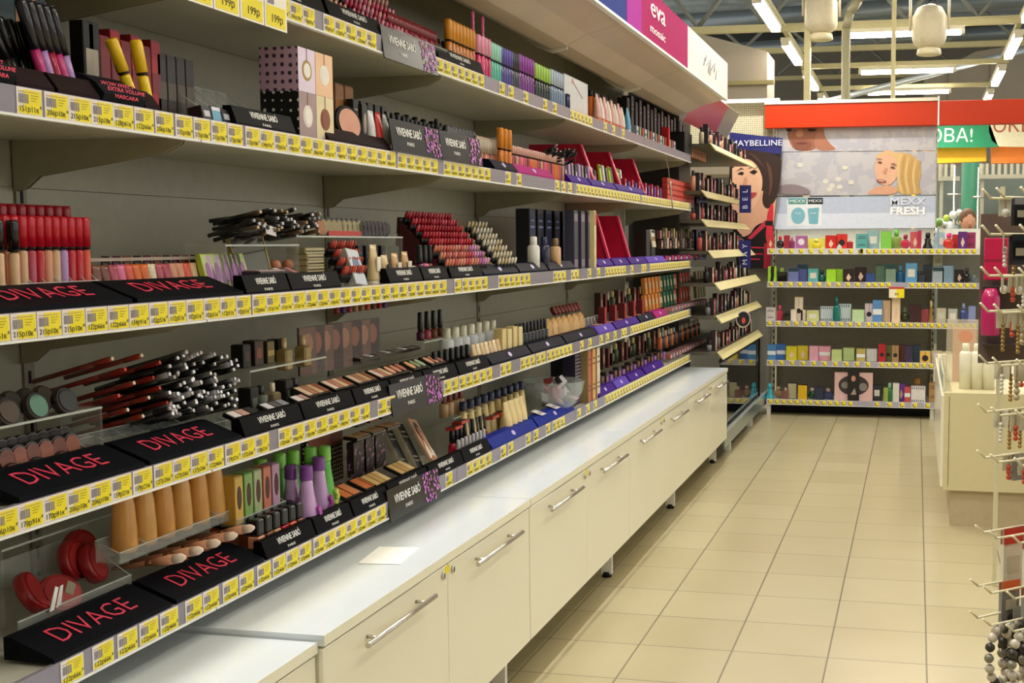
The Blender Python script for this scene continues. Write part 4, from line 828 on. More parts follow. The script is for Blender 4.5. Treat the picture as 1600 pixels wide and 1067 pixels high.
row('nail_file', [('lime green', kind(k_carton, '#c0dc30', '#a8c828', .03, .008, .09, 'stripes', '#305020')), ('white', kind(k_carton, '#ecece8', '#d8d8d4', .025, .01, .09, 'plain')), ('grey', kind(k_carton, '#8c8488', '#5a5458', .025, .01, .08, 'lines', '#2c282c'))], 940, 972, 4, -1.37, .05, '{c} manicure pack', 'pack', 'between the red divider panels', .03, -.15, .1)
row('blister_pack', [('red', kind(k_carton, '#c02038', '#a01830', .03, .02, .07, 'label', '#e8d8d8')), ('purple', kind(k_carton, '#7c3c9c', '#5c2c7c', .03, .02, .06, 'plain'))], 975, 1030, 4, -1.35, .07, '{c} small pack', 'pack', 'in the last red compartment of the second shelf', .004)
t = thing('hanging_scissors', 'thin silver tool with cord dangling over the rail of the second shelf', 'tool', (XF + .012, YX(1043, XF), SB[4] + .02))
part('blade', MB().rod((0, 0, .12), (.004, .06, -.03), .006, M('#b8b09a', .3, .5), 8, r2=.003), t); part('cord', MB().path([(0, 0, .12), (-.004, -.02, .19), (-.01, -.05, .23)], .0016, M('#a8a890')), t)
for r in range(4): row('blush_pack', [('coral', kind(k_carton, '#d84a3c', '#b83028', .04, .03, .028, 'label', '#e87868'))], 1040, 1080, 4, -1.37, .045, '{c} cube pack', 'pack', 'in %s layer of the coral stack' % ['the lowest','the second','the third','the top'][r], .012 + r*.031)

# ================= top shelf
random.seed(31)
stepped(555, 640, 5, -1.33, 'black stepped display of pink lipstick testers at the top edge', lambda i, j, n: random.choice(['#e89ab0','#d85a7c','#e8b0a8','#c83c5a']), 6, .021, '#180c10', 0, ('pink lipstick tester in the black stepped display on the top shelf', 'lipstick testers on the top shelf'), dz=.0, rise=.026)
stepped(505, 548, 5, -1.33, 'black stepped display of peach lipstick testers left of the pink ones', lambda i, j, n: random.choice(['#e8b49a','#d89078','#e8c8a8']), 5, .021, '#140c0c', 0, ('peach lipstick tester in the black stepped display on the top shelf', 'peach lipstick testers on the top shelf'), rise=.026)
rack(612, 692, 5, -1.335, 'clear rack of dark red lip pencils behind the hanging name plate', .07, .05, .002, nd=6)
row('lip_pencil', cs(k_pencil1, ['crimson','rose','plum'], '#7c1828', .005, .085, .03), 616, 688, 5, -1.335, .011, '{c} lip pencil', 'pencil', 'in the clear rack behind the hanging name plate', .005, -.1, .1)
row('nail_polish', [('black', kind(k_nail, '#3c3434', '#101012', .022, .035, .05))], 672, 698, 5, -1.37, .04, '{c} nail polish', 'nail polish', 'right of the dark red lip pencils')
for nm_, cols, a, b, sp, h, lb in (('orange', ('#c8761c', '#dc9424'), 706, 742, .026, .14, 'fat orange mascara'), ('pink', ('#d8246c', '#f0a0c0'), 750, 766, .03, .135, 'pink mascara'), ('turquoise', ('#50c0a8', '#a0e0d0'), 770, 782, .024, .13, 'turquoise mascara'), ('violet', ('#3c2c90', '#5a4cb0'), 785, 800, .024, .13, 'violet blue mascara'), ('black', ('#1c2024', '#30343c'), 803, 810, .024, .13, 'black mascara'), ('purple', ('#7c1c90', '#9a3cae'), 813, 833, .028, .135, 'purple mascara'), ('green', ('#182820', '#b0dc60'), 838, 858, .03, .13, 'black mascara with lime cap'), ('silver', ('#7890b0', '#b8c8e0'), 862, 880, .03, .135, 'pale blue mascara')):
    row('mascara', [(nm_, kind(k_gloss, cols[1], cols[0], .0105, h*.52, h*.44))], a, b, 5, -1.33, sp, lb, 'mascara', 'in the colourful row of the top shelf', .002)
    row('mascara', [(nm_, kind(k_gloss, cols[1], cols[0], .0105, h*.52, h*.44))], a + 3, b, 5, -1.365, sp, lb, 'mascara', 'in the second row of the top shelf', .002)
for p in (744, 759): one('spiral_wand', [('wand', MB().lathe([(.006 if i % 2 else .004, i*.012) for i in range(17)], gloss('#ec6aa8'), seg=10).build('wand'), [])], p, 5, -1.325, 'tall twisted pink wand, %s of the two' % ('left' if p < 750 else 'right'), 'wand')
t = thing('show_card', 'white glossy show card with navy mascaras on the top shelf', 'card', (-1.318, YX(884, -1.318), DK[5] + .001), (0, 0, PI/2))
Lc = YX(920, -1.318) - YX(884, -1.318)
part('card', MB().box(0, Lc, .0, .03, 0, .135, M('#eef2f8', .15)), t); part('tulip_print', MB().rod((Lc*.35, -.0005, .118), (Lc*.75, -.0005, .07), .0015, M('#c86a70'), 6).disc(Lc*.34, .12, .012, .01, M('#d88a90')), t)
for x in (.012, .035): part('mascara_print', MB().rod((x, -.006, 0), (x, -.006, .06), .006, gloss('#262a60')), t)
row('lotion_bottle', [('orange', kind(k_bottle, '#f08030', '#1c1c24', .036, .14, .03, 'slim'))], 924, 952, 5, -1.36, .06, '{c} lotion bottle with black cap', 'bottle', 'on the top shelf under the canopy', .002)
row('lotion_bottle', [('pink', kind(k_tube, '#f0b8b0', '#f08048', .036, .12, .02)), ('white', kind(k_tube, '#f0e4dc', '#f08048', .036, .11, .02))], 934, 972, 5, -1.33, .06, '{c} lotion tube with orange cap', 'lotion tube', 'in front of the orange bottles', .002)
one('lotion_bottle', kind(k_tube, '#6ab4e0', '#e8f0f4', .036, .12, .02), 981, 5, -1.33, 'sky blue lotion tube right of the pink ones', 'lotion tube', .002)
row('dark_carton', [('black', kind(k_carton, '#101016', '#0c0c10', .05, .05, .2, 'label', '#2c2c3a')), ('charcoal', kind(k_carton, '#2a2a2e', '#101014', .05, .05, .22, 'lines', '#7c8c80'))], 975, 1062, 5, -1.42, .09, 'tall {c} carton', 'carton', 'in the dark back row of the top shelf', .002)
row('small_carton', [('white', kind(k_carton, '#d8d8e0', '#8890a0', .04, .03, .05, 'band', '#3c8ca8')), ('olive', kind(k_carton, '#8c9450', '#3c3c30', .04, .03, .05, 'label', '#b89c5c')), ('red', kind(k_carton, '#b02c30', '#501418', .04, .03, .05, 'plain'))], 992, 1050, 5, -1.33, .06, '{c} small carton', 'carton', 'at the right part of the top shelf', .002)
one('red_carton', kind(k_carton, '#d81c24', '#b01018', .03, .04, .11, 'plain'), 1040, 5, -1.325, 'bright red narrow carton near the right end of the top shelf', 'carton')
one('black_stand', kind(k_carton, '#0e0c10', '#0a0a0c', .22, .12, .13, 'plain'), 1060, 5, -1.37, 'large black display box right of the bright red carton', 'display')
row('small_carton', [('peach', kind(k_carton, '#dca070', '#a86a48', .04, .03, .07, 'oval', '#7c3c28'))], 1078, 1098, 5, -1.33, .06, '{c} carton', 'carton', 'last on the top shelf', .002)
# ================= fourth shelf
def discs(px0, px1, S, X, n, dz, cols, where, r=.022, lean=-.5, case='#2a1e1c'):
    for i in range(n):
        p = px0 + (px1 - px0)*i/max(1, n-1); c = cols[i % len(cols)]
        one('round_compact', kind(k_compact, r, case, c[1]), p, S, X, '%s round compact %s' % (c[0], where), 'compact', dz, lean, 0, 0, group='compacts ' + where)
ledge(-60, 118, 2, -1.42, .11, 'upper clear ledge for round compacts at left of fourth shelf', .08)
discs(-10, 66, 2, -1.43, 4, .112, [('dark','#2c2018'),('smoky','#4c4438')], 'in the back on the upper clear ledge')
discs(5, 98, 2, -1.385, 3, .105, [('dull brown','#4c3a28'),('mint green','#5c8c78'),('black','#1c221e')], 'tilted forward on the upper clear ledge', .024, -.35)
rack(-60, 156, 2, -1.425, 'lower clear rack with brown round compacts on fourth shelf', .045, .05, .0, nd=3)
discs(-5, 100, 2, -1.435, 6, .02, [('brown','#8c5444'),('peach','#b06a54')], 'standing in the lower clear rack', .022, -.2)
discs(-10, 90, 2, -1.465, 7, .028, [('dark','#241a18')], 'in the dark back row of the lower clear rack', .022, -.2)
discs(20, 140, 2, -1.405, 4, .004, [('plum','#6c3a3c'),('dark green','#2c3428'),('rust','#6a3424')], 'seen through the front of the lower clear rack', .021, -.75)
random.seed(41)
rb = [kind(k_pencil, '#7c1814', '#8c1c16', .0045, .165, .05, '#c8402c'), kind(k_pencil, '#6c1410', '#a02c1c', .0045, .165, .035, '#d8c0a0')]
def out_pencil(nm, spec, px, py, X, label, grp, L=.165, yaw=0., up=1.2):     # given where its outer end is
    y, z = atX(px, py, X); d = Vector((math.sin(up)*math.cos(yaw), math.sin(up)*math.sin(yaw), math.cos(up)))
    b0 = Vector((X, y, z)) - d*L
    o = place(nm, spec, b0, label, 'pencil', grp, 0); o.matrix_world = Matrix.Translation(b0) @ d.to_track_quat('Z', 'Y').to_matrix().to_4x4()
for i, (px, py) in enumerate(((196,577),(222,555),(250,566),(210,598),(240,590),(233,621),(262,629),(224,650),(186,618),(200,640),(250,606),(176,560))):
    out_pencil('red_lip_pencil', rb[i % 2], px, py, -1.385, 'long red lip pencil pointing outward from the clear rack on fourth shelf', 'red lip pencils on the fourth shelf', .169, .0, 1.3)
sp = [kind(k_pencil, '#16161a', '#1c1c22', .0045, .16, .03, '#f4f4f8'), kind(k_pencil, '#141418', '#b0b0b8', .0048, .16, .022, '#f0f0f4'), kind(k_pencil, '#2c3028', '#5c5c60', .0048, .16, .03, '#ffffff'), kind(k_pencil, '#141416', '#101014', .0045, .16, .03, '#e8e8f0')]
for i in range(95):
    px = random.uniform(262, 374); py = random.uniform(552, 652) - (px - 262)*.16
    out_pencil('silver_tipped_pencil', sp[i % 4], px, py, -1.375 + random.uniform(-.012, .012), 'black cosmetic pencil with silver end in the big outward pointing bundle', 'silver tipped pencils on the fourth shelf', .164, random.uniform(-.05, .22), 1.3 + random.uniform(-.04, .04))
rack(118, 372, 2, -1.425, 'long inclined clear rack under the pencils on fourth shelf', .05, .06, .0, nd=9)
ledge(352, 476, 2, -1.44, .12, 'clear shelf carrying dark boxes in the middle of fourth shelf', .1)
row('compact_box', [('black', kind(k_carton, '#1c1714', '#141110', .03, .03, .05, 'label', '#4a3428')), ('dark brown', kind(k_carton, '#4a3024', '#2c1c16', .035, .03, .055, 'label', '#8c4c38')), ('dull gold', kind(k_carton, '#7c6c3c', '#3c3420', .03, .03, .05, 'band', '#c0a860'))], 372, 428, 2, -1.44, .042, '{c} box', 'compact', 'on the clear shelf above the fourth shelf', .1205)
row('perfume_flask', [('gold', kind(k_perfume, '#a88c54', '#d8c090', .03, .03, .075, .025))], 440, 470, 2, -1.42, .06, '{c} small flacon', 'bottle', 'beside the dotted hanging packs', .1)
row('dark_bottle', [('black', kind(k_carton, '#14120f', '#0e0d0c', .032, .03, .07, 'label', '#5c6458')), ('green grey', kind(k_bottle, '#5c6454', '#1c1c18', .03, .07, .02, 'slim')), ('gold', kind(k_perfume, '#98886a', '#d8c8a8', .03, .03, .07, .02))], 382, 455, 2, -1.40, .045, '{c} item', 'bottle', 'in the dim row under the clear shelf', .012)
dp = [('brown dotted', kind(k_carton, '#5c3c34', '#2c2220', .05, .01, .11, 'oval', '#8c5c54')), ('black dotted', kind(k_carton, '#1c1514', '#100e0e', .05, .01, .11, 'oval', '#7c4440'))]
DM = patt('#2c1c1c', '#b89c94', 'dots', 220, .4, .2); DM2 = patt('#6c4c44', '#c8b0a0', 'dots', 220, .4, .2)
for i, p in enumerate((478, 492, 506, 521, 536, 552, 566, 580)):
    t = thing('dotted_pack', '%s patterned flat pack with small dots hanging in the dark row of fourth shelf' % ('brown' if i % 2 == 0 else 'black'), 'pack', (-1.43, YX(p, -1.43), DK[2] + .075), (0, 0, PI/2 - .2), 'dotted flat packs %d' % (i % 2))
    part('card', MB().box(-.03, .03, 0, .006, 0, .115, (DM2, DM)[i % 2]), t); part('picture', MB().disc(0, .075, .018, .026, M('#9c6a5c' if i % 2 else '#b08470')), t)
row('lip_sample', cs(k_nail, ['crimson','purple','rose','peach','tan','coral','brown'], '#c8b89c', .014, .018, .01), 524, 600, 2, -1.50, .035, 'tiny {c} sample pot', 'sample', 'on top of the dotted flat packs', .205)
row('palette', [('peach and brown', kind(k_palette, '#1a1614', ('#dcc0a4', '#b0785a', '#c8a47c', '#8c5238'), .10, .05)), ('rose and cream', kind(k_palette, '#1a1614', ('#e8d0c0', '#c08068', '#d8bc94', '#9c5a44'), .10, .05))], 480, 592, 2, -1.36, .11, '{c} eyeshadow palette lying flat', 'palette', 'in the row behind the black tray fronts', .048, .4)
row('palette', [('pale', kind(k_palette, '#15151a', ('#e8dcd8', '#c89c90', '#1c1c20'), .09, .04)), ('grey', kind(k_palette, '#15151a', ('#d8d8dc', '#5a5458', '#8c8c94'), .09, .04))], 372, 470, 2, -1.345, .10, '{c} slim eyeshadow palette lying flat', 'palette', 'at the front of the fourth shelf', .036, .4)
row('palette', [('rosy', kind(k_palette, '#1c1612', ('#e0a888', '#d89070', '#b0685c'), .10, .05, 1)), ('green', kind(k_palette, '#1c1612', ('#e8b07c', '#8c9c70', '#a8bc98'), .10, .05, 1))], 612, 672, 2, -1.36, .11, '{c} palette with three oval pans', 'palette', 'left of the front nail polishes on fourth shelf', .05, .45)
row('eyeshadow_tester', [('grey', kind(k_palette, '#2a2420', ('#7c7468', '#5c4c40'), .06, .03)), ('black', kind(k_palette, '#141214', ('#e8e8ec', '#2c2c30'), .06, .03))], 560, 640, 2, -1.42, .05, '{c} flat sample case', 'palette', 'lying behind the oval pan palettes', .085, .1)
ledge(648, 700, 2, -1.45, .10, 'clear ledge with four black capped nail polishes on fourth shelf', .05)
row('nail_polish', cs(k_nail, ['plum','rose','brown','brown'], '#0e0e10', .024, .03, .055), 655, 686, 2, -1.45, .045, '{c} nail polish with tall black cap', 'nail polish', 'on the clear ledge of the fourth shelf', .1005)
row('white_jar', [('white capped', kind(k_bottle, '#d8dcdc', '#e8e6d0', .045, .12, .035, 'slim')), ('white', kind(k_bottle, '#c8ccd4', '#f0ecd8', .05, .12, .035, 'slim'))], 696, 768, 2, -1.42, .07, '{c} wide bottle', 'bottle', 'in the back row of the fourth shelf', .01)
row('nail_polish', cs(k_nail, ['brown','grey','peach','coral','coral'], '#0e0e12', .026, .03, .05), 676, 728, 2, -1.355, .045, '{c} nail polish with black cap', 'nail polish', 'in the front row left of the beige tubes')
row('foundation_tube', [('beige', kind(k_tube, '#dcbc8c', '#ece4d0', .028, .075, .012)), ('pale beige', kind(k_tube, '#ecd8b4', '#f0ece0', .028, .075, .012))], 738, 776, 2, -1.345, .035, '{c} foundation tube', 'foundation tube', 'in the front row of the fourth shelf', .002)
row('cream_carton', [('cream yellow', kind(k_carton, '#dcc890', '#d0bc84', .04, .03, .105, 'plain')), ('cream', kind(k_carton, '#e0d098', '#d8c48c', .04, .03, .10, 'plain'))], 780, 806, 2, -1.35, .055, '{c} upright carton', 'carton', 'left of the black slim bottles', .002)
row('slim_bottle', [('black', kind(k_bottle, '#14161e', '#101018', .028, .11, .035, 'slim')), ('black gold', kind(k_bottle, '#1c1c22', '#16161c', .028, .11, .035, 'slim'))], 806, 850, 2, -1.35, .038, '{c} slim bottle', 'bottle', 'right of the cream cartons', .002)
discs(858, 908, 2, -1.36, 7, .005, [('tan','#caa064'),('golden','#d8b078')], 'standing in a row like coins on the fourth shelf', .05, -.1, '#c09050')
row('hair_clip', [('reddish brown', kind(k_compact, .02, '#6a1c10', '#8c2c1c'))], 868, 905, 2, -1.42, .05, '{c} shiny hair clip', 'hair clip', 'on top behind the tan coin like compacts', .10, -.5)
random.seed(51)
mx = [('brown', kind(k_carton, '#6a3c2c', '#3c2420', .04, .03, .1, 'label', '#c8907c')), ('dark red', kind(k_carton, '#7c1c20', '#3c1418', .03, .03, .09, 'plain')), ('black', kind(k_perfume, '#181418', '#c0b8a8', .035, .03, .1, .04)), ('olive', kind(k_bottle, '#4c5430', '#c8b870', .03, .1, .03, 'slim'))]
row('small_item', mx, 935, 1005, 2, -1.44, .085, '{c} small product', 'cosmetic', 'in the dark back row above the purple tray fronts', .06)
row('small_item', [('orange brown', kind(k_palette, '#2c1c14', ('#d89870', '#b0603c', '#d8b080'), .08, .04)), ('red', kind(k_carton, '#b01c24', '#5c1018', .03, .03, .08, 'plain'))], 932, 1000, 2, -1.345, .09, '{c} item', 'cosmetic', 'in front behind the purple tray fronts', .03)
row('silver_clip', [('silver', kind(k_compact, .02, '#b8b4b0', '#5c5654'))], 915, 945, 2, -1.37, .05, '{c} ring like clip', 'hair clip', 'right of the tan coin like compacts', .035, -.2)
for cn, cc_, a, b, lv in (('orange', '#dc8c3c', 1008, 1030, (.03, .12)), ('dark green', '#2c6048', 1032, 1052, (.03, .12)), ('coral red', '#d85c50', 1054, 1076, (.03, .12)), ('cream', '#d8c8a0', 1088, 1100, (.03, .12))):
    for l, z in zip(('lower','upper'), lv): row('slim_carton', [(cn, kind(k_carton, cc_, cc_, .05, .02, .085, 'label', '#d8c8a8'))], a, b, 2, -1.40, .09, '{c} slim carton', 'carton', 'in the %s row of the fourth shelf' % l, z, -.1)
row('small_pack', [('pink', kind(k_carton, '#d89ca0', '#b87c84', .05, .05, .02, 'label', '#c03c54')), ('grey', kind(k_carton, '#a8a0a8', '#88808c', .05, .05, .02, 'plain'))], 1045, 1098, 2, -1.34, .09, '{c} flat pack', 'pack', 'along the right front of the fourth shelf', .012)

# ================= lowest shelf
t = thing('clear_box', 'large clear plastic box holding red powder compacts at bottom left', 'box', (-1.445, YX(80, -1.445), DK[1] + .0005), (0, 0, PI/2))
part('bottom', MB().box(-.16, .12, -.04, .07, 0, .002, ACR), t); part('front_wall', MB().box(-.16, .12, -.042, -.04, .0, .05, ACR).box(-.16, .12, -.0425, -.0395, .05, .052, ACRE), t); part('end_wall', MB().prism([(-.04, .002), (.07, .002), (.07, .12), (-.04, .05)], .118, .12, ACR, 'x').rod((.119, -.04, .05), (.119, .07, .12), .001, ACRE, 5), t)
part('back_wall', MB().box(-.16, .12, .068, .07, .002, .12, ACR), t)
rc = [('shiny red', kind(k_compact, .038, '#9c1c20', '#b02c2c', .02))]
for i, (p, x, z, ln, rz_, sc) in enumerate(((44, -1.45, .032, -.5, .5, 1), (104, -1.47, .052, -.25, .2, 1), (138, -1.445, .042, -.35, .35, 1), (84, -1.43, .018, -.7, -.3, 1), (112, -1.49, .058, -.2, 0, 1))):
    one('red_compact', rc[0][1], p, 1, x, ['round shiny red compact at far left of the clear box','red compact behind the largest one','largest looking shiny red compact near the box end','red compact lying low in the middle of the box','red compact at the back of the clear box'][i], 'compact', z, ln, 0, rz_)
t = thing('sticker_card', 'crumpled clear wrapper with sticker in front of the red compacts', 'wrapper', (-1.398, YX(72, -1.398), DK[1] + .05), (0, 0, PI/2 + .1))
part('wrapper', MB().prism([(-.03, 0), (-.018, 0), (-.004, .034), (-.012, .038)], 0, .001, M('#f4f4f0', .1), 'y').prism([(-.01, 0), (.004, .003), (.012, .034), (.004, .034)], .002, .003, M('#e8e8e4', .1), 'y'), t); part('price_sticker', MB().box(.0, .024, -.001, 0, .024, .044, M('#8c8670')), t, (0, 0, 0), (0, .5, 0))
ledge(-60, 158, 1, -1.56, .14, 'upper clear tray at far left of the lowest shelf', .1)
rack(150, 345, 1, -1.41, 'clear rack with foundation bottles on the lowest shelf', .04, .05, .085, nd=5)
row('foundation_bottle', [('beige', kind(k_bottle, '#d89a4c', '#1c1814', .046, .15, .03, 'amph')), ('tan', kind(k_bottle, '#dca458', '#201c18', .046, .15, .03, 'amph'))], 178, 322, 1, -1.41, .052, '{c} foundation bottle', 'foundation bottle', 'in the clear rack of the lowest shelf', .096)
row('oval_carton', [(n_, kind(k_carton, f_, s_, .03, .03, .10, 'oval', '#4a2418')) for n_, f_, s_ in (('yellow','#d8b458','#c49c40'),('green','#8cb468','#6c9c4c'),('pale green','#b0bc8c','#98a878'),('coral','#cc7c64','#b0604c'),('lilac','#c49ab8','#a87c9c'))], 352, 412, 1, -1.385, .034, '{c} narrow carton with dark oval', 'carton', 'behind the nail polish block', .075)
rack(346, 424, 1, -1.385, 'clear rack with oval pictured cartons on the lowest shelf', .03, .04, .071, nd=1)
for i in range(5):
    place('blending_brush', kind(k_brush, '#a06c4c', '#c88c60', '#d89c78', '#f0dcc8'), (-1.47, YX(262 + i*28, -1.33), DK[1] + .048), '%s peach blending brush pointing outward above the pink lettered tray front' % wn[i].replace(' from the left', ''), 'brush', None, PI/2, 1.37)
row('lip_tube', [('dark red', kind(k_tube, '#6c1c1c', '#3c1414', .025, .05, .012))], 275, 345, 1, -1.385, .04, '{c} tube', 'lip tube', 'lying behind the blending brushes', .01, -.2)
for r in range(5):
    row('nail_polish', cs(k_squarenail, ['peach','brown','tan','crimson','coral','brown','rose'][r:] + ['dark brown']), 388 - r*15, 452 - r*15, 1, -1.342 - r*.03, .0295, '{c} nail polish with square cap', 'nail polish', 'in the %s row of the lowest shelf block' % ['front','second','third','fourth','back'][r], .022)
for i, (p, x) in enumerate(((398, -1.43), (428, -1.43), (450, -1.42), (478, -1.40), (500, -1.375))):
    one('lotion_bottle', kind(k_bottle, '#5cb444', '#84cc50', .052, .175, .035, 'flask', '#d8e870'), p, 1, x, ['green flower bottle at back left of the group','green flower bottle second in the back row','green flower bottle in the middle back','green flower bottle right behind the purple ones','light green flower bottle in front right'][i], 'bottle', .001)
for i, (p, x) in enumerate(((446, -1.385), (470, -1.345), (490, -1.375))):
    one('lotion_bottle', kind(k_bottle, '#c8a0d4', '#7c3c94', .052, .155, .032, 'flask', '#b048a8'), p, 1, x, ['left purple capped lilac flower bottle','front purple capped lilac flower bottle','right purple capped lilac flower bottle'][i], 'bottle', .001)
DD = patt('#16100e', '#dcc8a8', 'dots', 90, .4, .3)
for i, p in enumerate((478, 496, 514)):
    t = thing('dotted_pouch', ['left','middle','right'][i] + ' black pouch with cream dots behind the flower bottles', 'pouch', (-1.50, YX(p, -1.50), DK[1] + .03), (0, 0, PI/2))
    part('pouch', MB().box(-.035, .035, -.01, .01, 0, .15, DD, ch=.003), t); part('flap', MB().box(-.03, .03, -.012, -.01, .1, .15, M('#7c4430')), t)
row('palette', [('orange', kind(k_palette, '#1c1412', ('#c86c34', '#d07c48'), .08, .06))], 528, 560, 1, -1.365, .11, '{c} palette lying flat', 'palette', 'right of the green flower bottle', .045, .4)
row('palette', [('golden beige', kind(k_palette, '#1c1412', ('#d0ac6c', '#c09858', '#d8b880'), .09, .06))], 578, 618, 1, -1.36, .11, '{c} palette lying flat', 'palette', 'above the hanging name plate of the lowest shelf', .045, .4)
FL = patt('#2c2020', '#a87898', 'blot', 60, .4, .58)
for i, p in enumerate((556, 572, 588)):
    t = thing('flower_carton', ['left','middle','right'][i] + ' dark carton with lilac flowers behind the flat palettes', 'carton', (-1.42, YX(p, -1.42), DK[1] + .05), (0, 0, PI/2))
    part('carton', MB().box(-.035, .035, 0, .02, 0, .09, FL), t); part('lid_flap', MB().box(-.034, .034, .001, .019, .09, .0915, BLKM), t)
row('flower_carton', [('dark flowered', kind(k_carton, '#3c2c30', '#241a1c', .05, .03, .06, 'oval', '#8c5c40')), ('brown flowered', kind(k_carton, '#8c5038', '#5c3020', .05, .03, .06, 'label', '#b87c54'))], 552, 608, 1, -1.46, .07, '{c} carton', 'carton', 'on the upper level at the back of the lowest shelf', .17)
row('palette', [('beige', kind(k_palette, '#241c18', ('#c8a074', '#b88c64'), .08, .04))], 552, 600, 1, -1.42, .10, '{c} flat palette', 'palette', 'on the upper level behind the flat palettes', .15, .1)
for i, (p, x) in enumerate(((632, -1.375), (652, -1.36))):
    one('eyeshadow_box', kind(k_carton, '#14100e', '#c8bca0', .05, .014, .16, 'lines', '#8c8468'), p, 1, x, ['left','right'][i] + ' black tall leaning display box beside the portrait leaflet', 'carton', .01, -.55, .2)
t = thing('portrait_leaflet', 'glossy leaflet with a dark haired woman in white leaning on the lowest shelf', 'leaflet', (-1.335, YX(678, -1.335), DK[1] + .012)); t.matrix_world = Matrix.Translation((-1.335, YX(680, -1.335), DK[1] + .012)) @ Matrix.Rotation(PI/2 + .1, 4, 'Z') @ Matrix.Rotation(.2, 4, 'Y') @ Matrix.Rotation(-.55, 4, 'X')
part('card', MB().box(-.035, .04, 0, .006, 0, .165, M('#c89c78', .3)), t)
lf = MB(); S_ = '#b87450'
lf.disc(.004, .125, .022, .03, M('#3c2218'), -.0002).disc(.008, .118, .014, .02, M(S_), -.0008).poly([(-.03,.0),(-.028,.06),(-.005,.095),(.02,.095),(.038,.06),(.039,.0)], M('#f0dcc8'), -.0014).poly([(-.004,.1),(.016,.1),(.02,.08),(.012,.05),(-.002,.075)], M(S_), -.002).poly([(-.03,.03),(.01,.045),(.036,.03),(.036,.02),(.01,.032),(-.03,.018)], M(S_), -.0026).disc(.004, .121, .002, .001, M('#20120e'), -.0026).disc(.013, .121, .002, .001, M('#20120e'), -.0026).disc(.009, .108, .004, .0015, M('#8c2c2c'), -.0026)
part('portrait_print', lf, t, label='woman in a white top')
ledge(690, 745, 1, -1.43, .115, 'clear ledge above the dark nail testers on the lowest shelf', .06)
row('foundation_bottle', [('beige', kind(k_bottle, '#c8a47c', '#7c2c24', .028, .075, .03, 'slim'))], 690, 716, 1, -1.43, .05, '{c} bottle with dark red cap', 'foundation bottle', 'on the clear ledge of the lowest shelf', .1155)
row('nail_tester', cs(k_nail, ['crimson','dark brown','navy','plum'], '#14141c', .024, .035, .05), 702, 752, 1, -1.39, .032, '{c} nail tester with black cap', 'nail polish', 'in the middle row beside the portrait leaflet', .01)
row('nail_tester', cs(k_nail, ['red','rose','navy'], '#c8c8d0', .018, .03, .03), 712, 752, 1, -1.345, .03, '{c} nail tester with silver neck', 'nail polish', 'in the front row beside the portrait leaflet', .006)
for i, (p, z) in enumerate(((706, .09), (716, .10), (765, .075), (778, .078))):
    one('red_case', kind(k_palette, '#b83424', ('#2c1c20', '#20161c'), .06, .035), p, 1, -1.375, ['leftmost','second','third','rightmost'][i] + ' open red case among the dark nail testers', 'case', z, -.1)
row('cream_bottle', [('cream yellow', kind(k_bottle, '#dcc488', '#1c2448', .045, .155, .03, 'cone'))], 720, 812, 1, -1.40, .065, '{c} lotion bottle with navy cap', 'bottle', 'in the back row left of the glass bowl', .002)
row('cream_bottle', [('pale yellow', kind(k_tube, '#e4cc90', '#dcc88c', .05, .12, .01))], 788, 812, 1, -1.355, .06, '{c} lotion tube', 'lotion tube', 'in front left of the glass bowl', .002)
# glass bowl with sachets
by = YX(862, -1.37)
t = thing('glass_bowl', 'round clear glass bowl filled with small packets on the lowest shelf', 'bowl', (-1.37, by, DK[1] + .014))
part('bowl', MB().lathe([(.05,0),(.085,.02),(.115,.07),(.125,.115),(.122,.115),(.112,.07),(.082,.024),(.048,.004)], M('#c8d0cc', .05, alpha=.3, var=0), seg=28), t)
random.seed(61)
for i in range(34):
    a = random.uniform(0, 2*PI); r_ = random.uniform(0, .075); c_ = random.choice([('white','#e4e4e8'),('white','#d8d8e0'),('dark red','#8c2418'),('grey','#6a6a70'),('black','#1c1c22'),('pink','#d07c98')])
    place('sachet', kind(k_carton, c_[1], c_[1], .035, .01, .03, 'band', '#a8283c' if c_[0] == 'white' else '#c8c8c8'), (-1.37 + r_*math.cos(a), by + r_*math.sin(a), DK[1] + .04 + (i/34)*.075), c_[0] + ' small packet heaped in the glass bowl', 'packet', 'packets in the glass bowl', random.uniform(0, 6), random.uniform(-1, 1), random.uniform(-1, 1))
for i, (p, c_, lb) in enumerate(((835, '#eceae8', 'white leaflet lying on the blue tray front left of the bowl'), (858, '#e8e4e4', 'white printed leaflet lying before the bowl'), (890, '#e89cb0', 'pink small card lying right of the bowl'))):
    tag(part('leaflet', MB().box(0, .05, -.025, .02, 0, .001, M(c_)).box(.01, .04, -.015, .0, .001, .0014, M('#b8a8b0')), None, (-1.335, YX(p, -1.335), DK[1] + .045), (.3, 0, PI/2)), lb, 'leaflet')
for i in range(4): one('tall_carton', kind(k_carton, ['#1c2040','#2a3060','#3c3c7c','#241c3c'][i], '#14162c', .07, .05, .2, 'lines', '#6c74a8'), 872 + i*10, 1, -1.43, 'tall dark blue carton behind the glass bowl', 'carton', group='tall dark blue cartons behind the bowl')
DK2 = patt('#241c34', '#c8b8d0', 'dots', 70, .4, .25)
t = thing('dotted_carton', 'tall black carton with pale dots right of the glass bowl', 'carton', (-1.34, YX(903, -1.34), DK[1] + .0005), (0, 0, PI/2)); part('carton', MB().box(-.05, .04, 0, .05, 0, .215, DK2), t); part('lid_flap', MB().box(-.049, .039, .001, .049, .215, .2165, BLKM), t)
for i in range(3): one('tall_carton', kind(k_carton, ['#b85c3c','#dc9c5c','#d8ccb0'][i], '#8c7c4c', .05, .04, .22, 'lines', '#6c3420'), 913 + i*7, 1, -1.33, ['brown orange','golden orange','pale'][i] + ' tall carton next to the dotted one', 'carton')
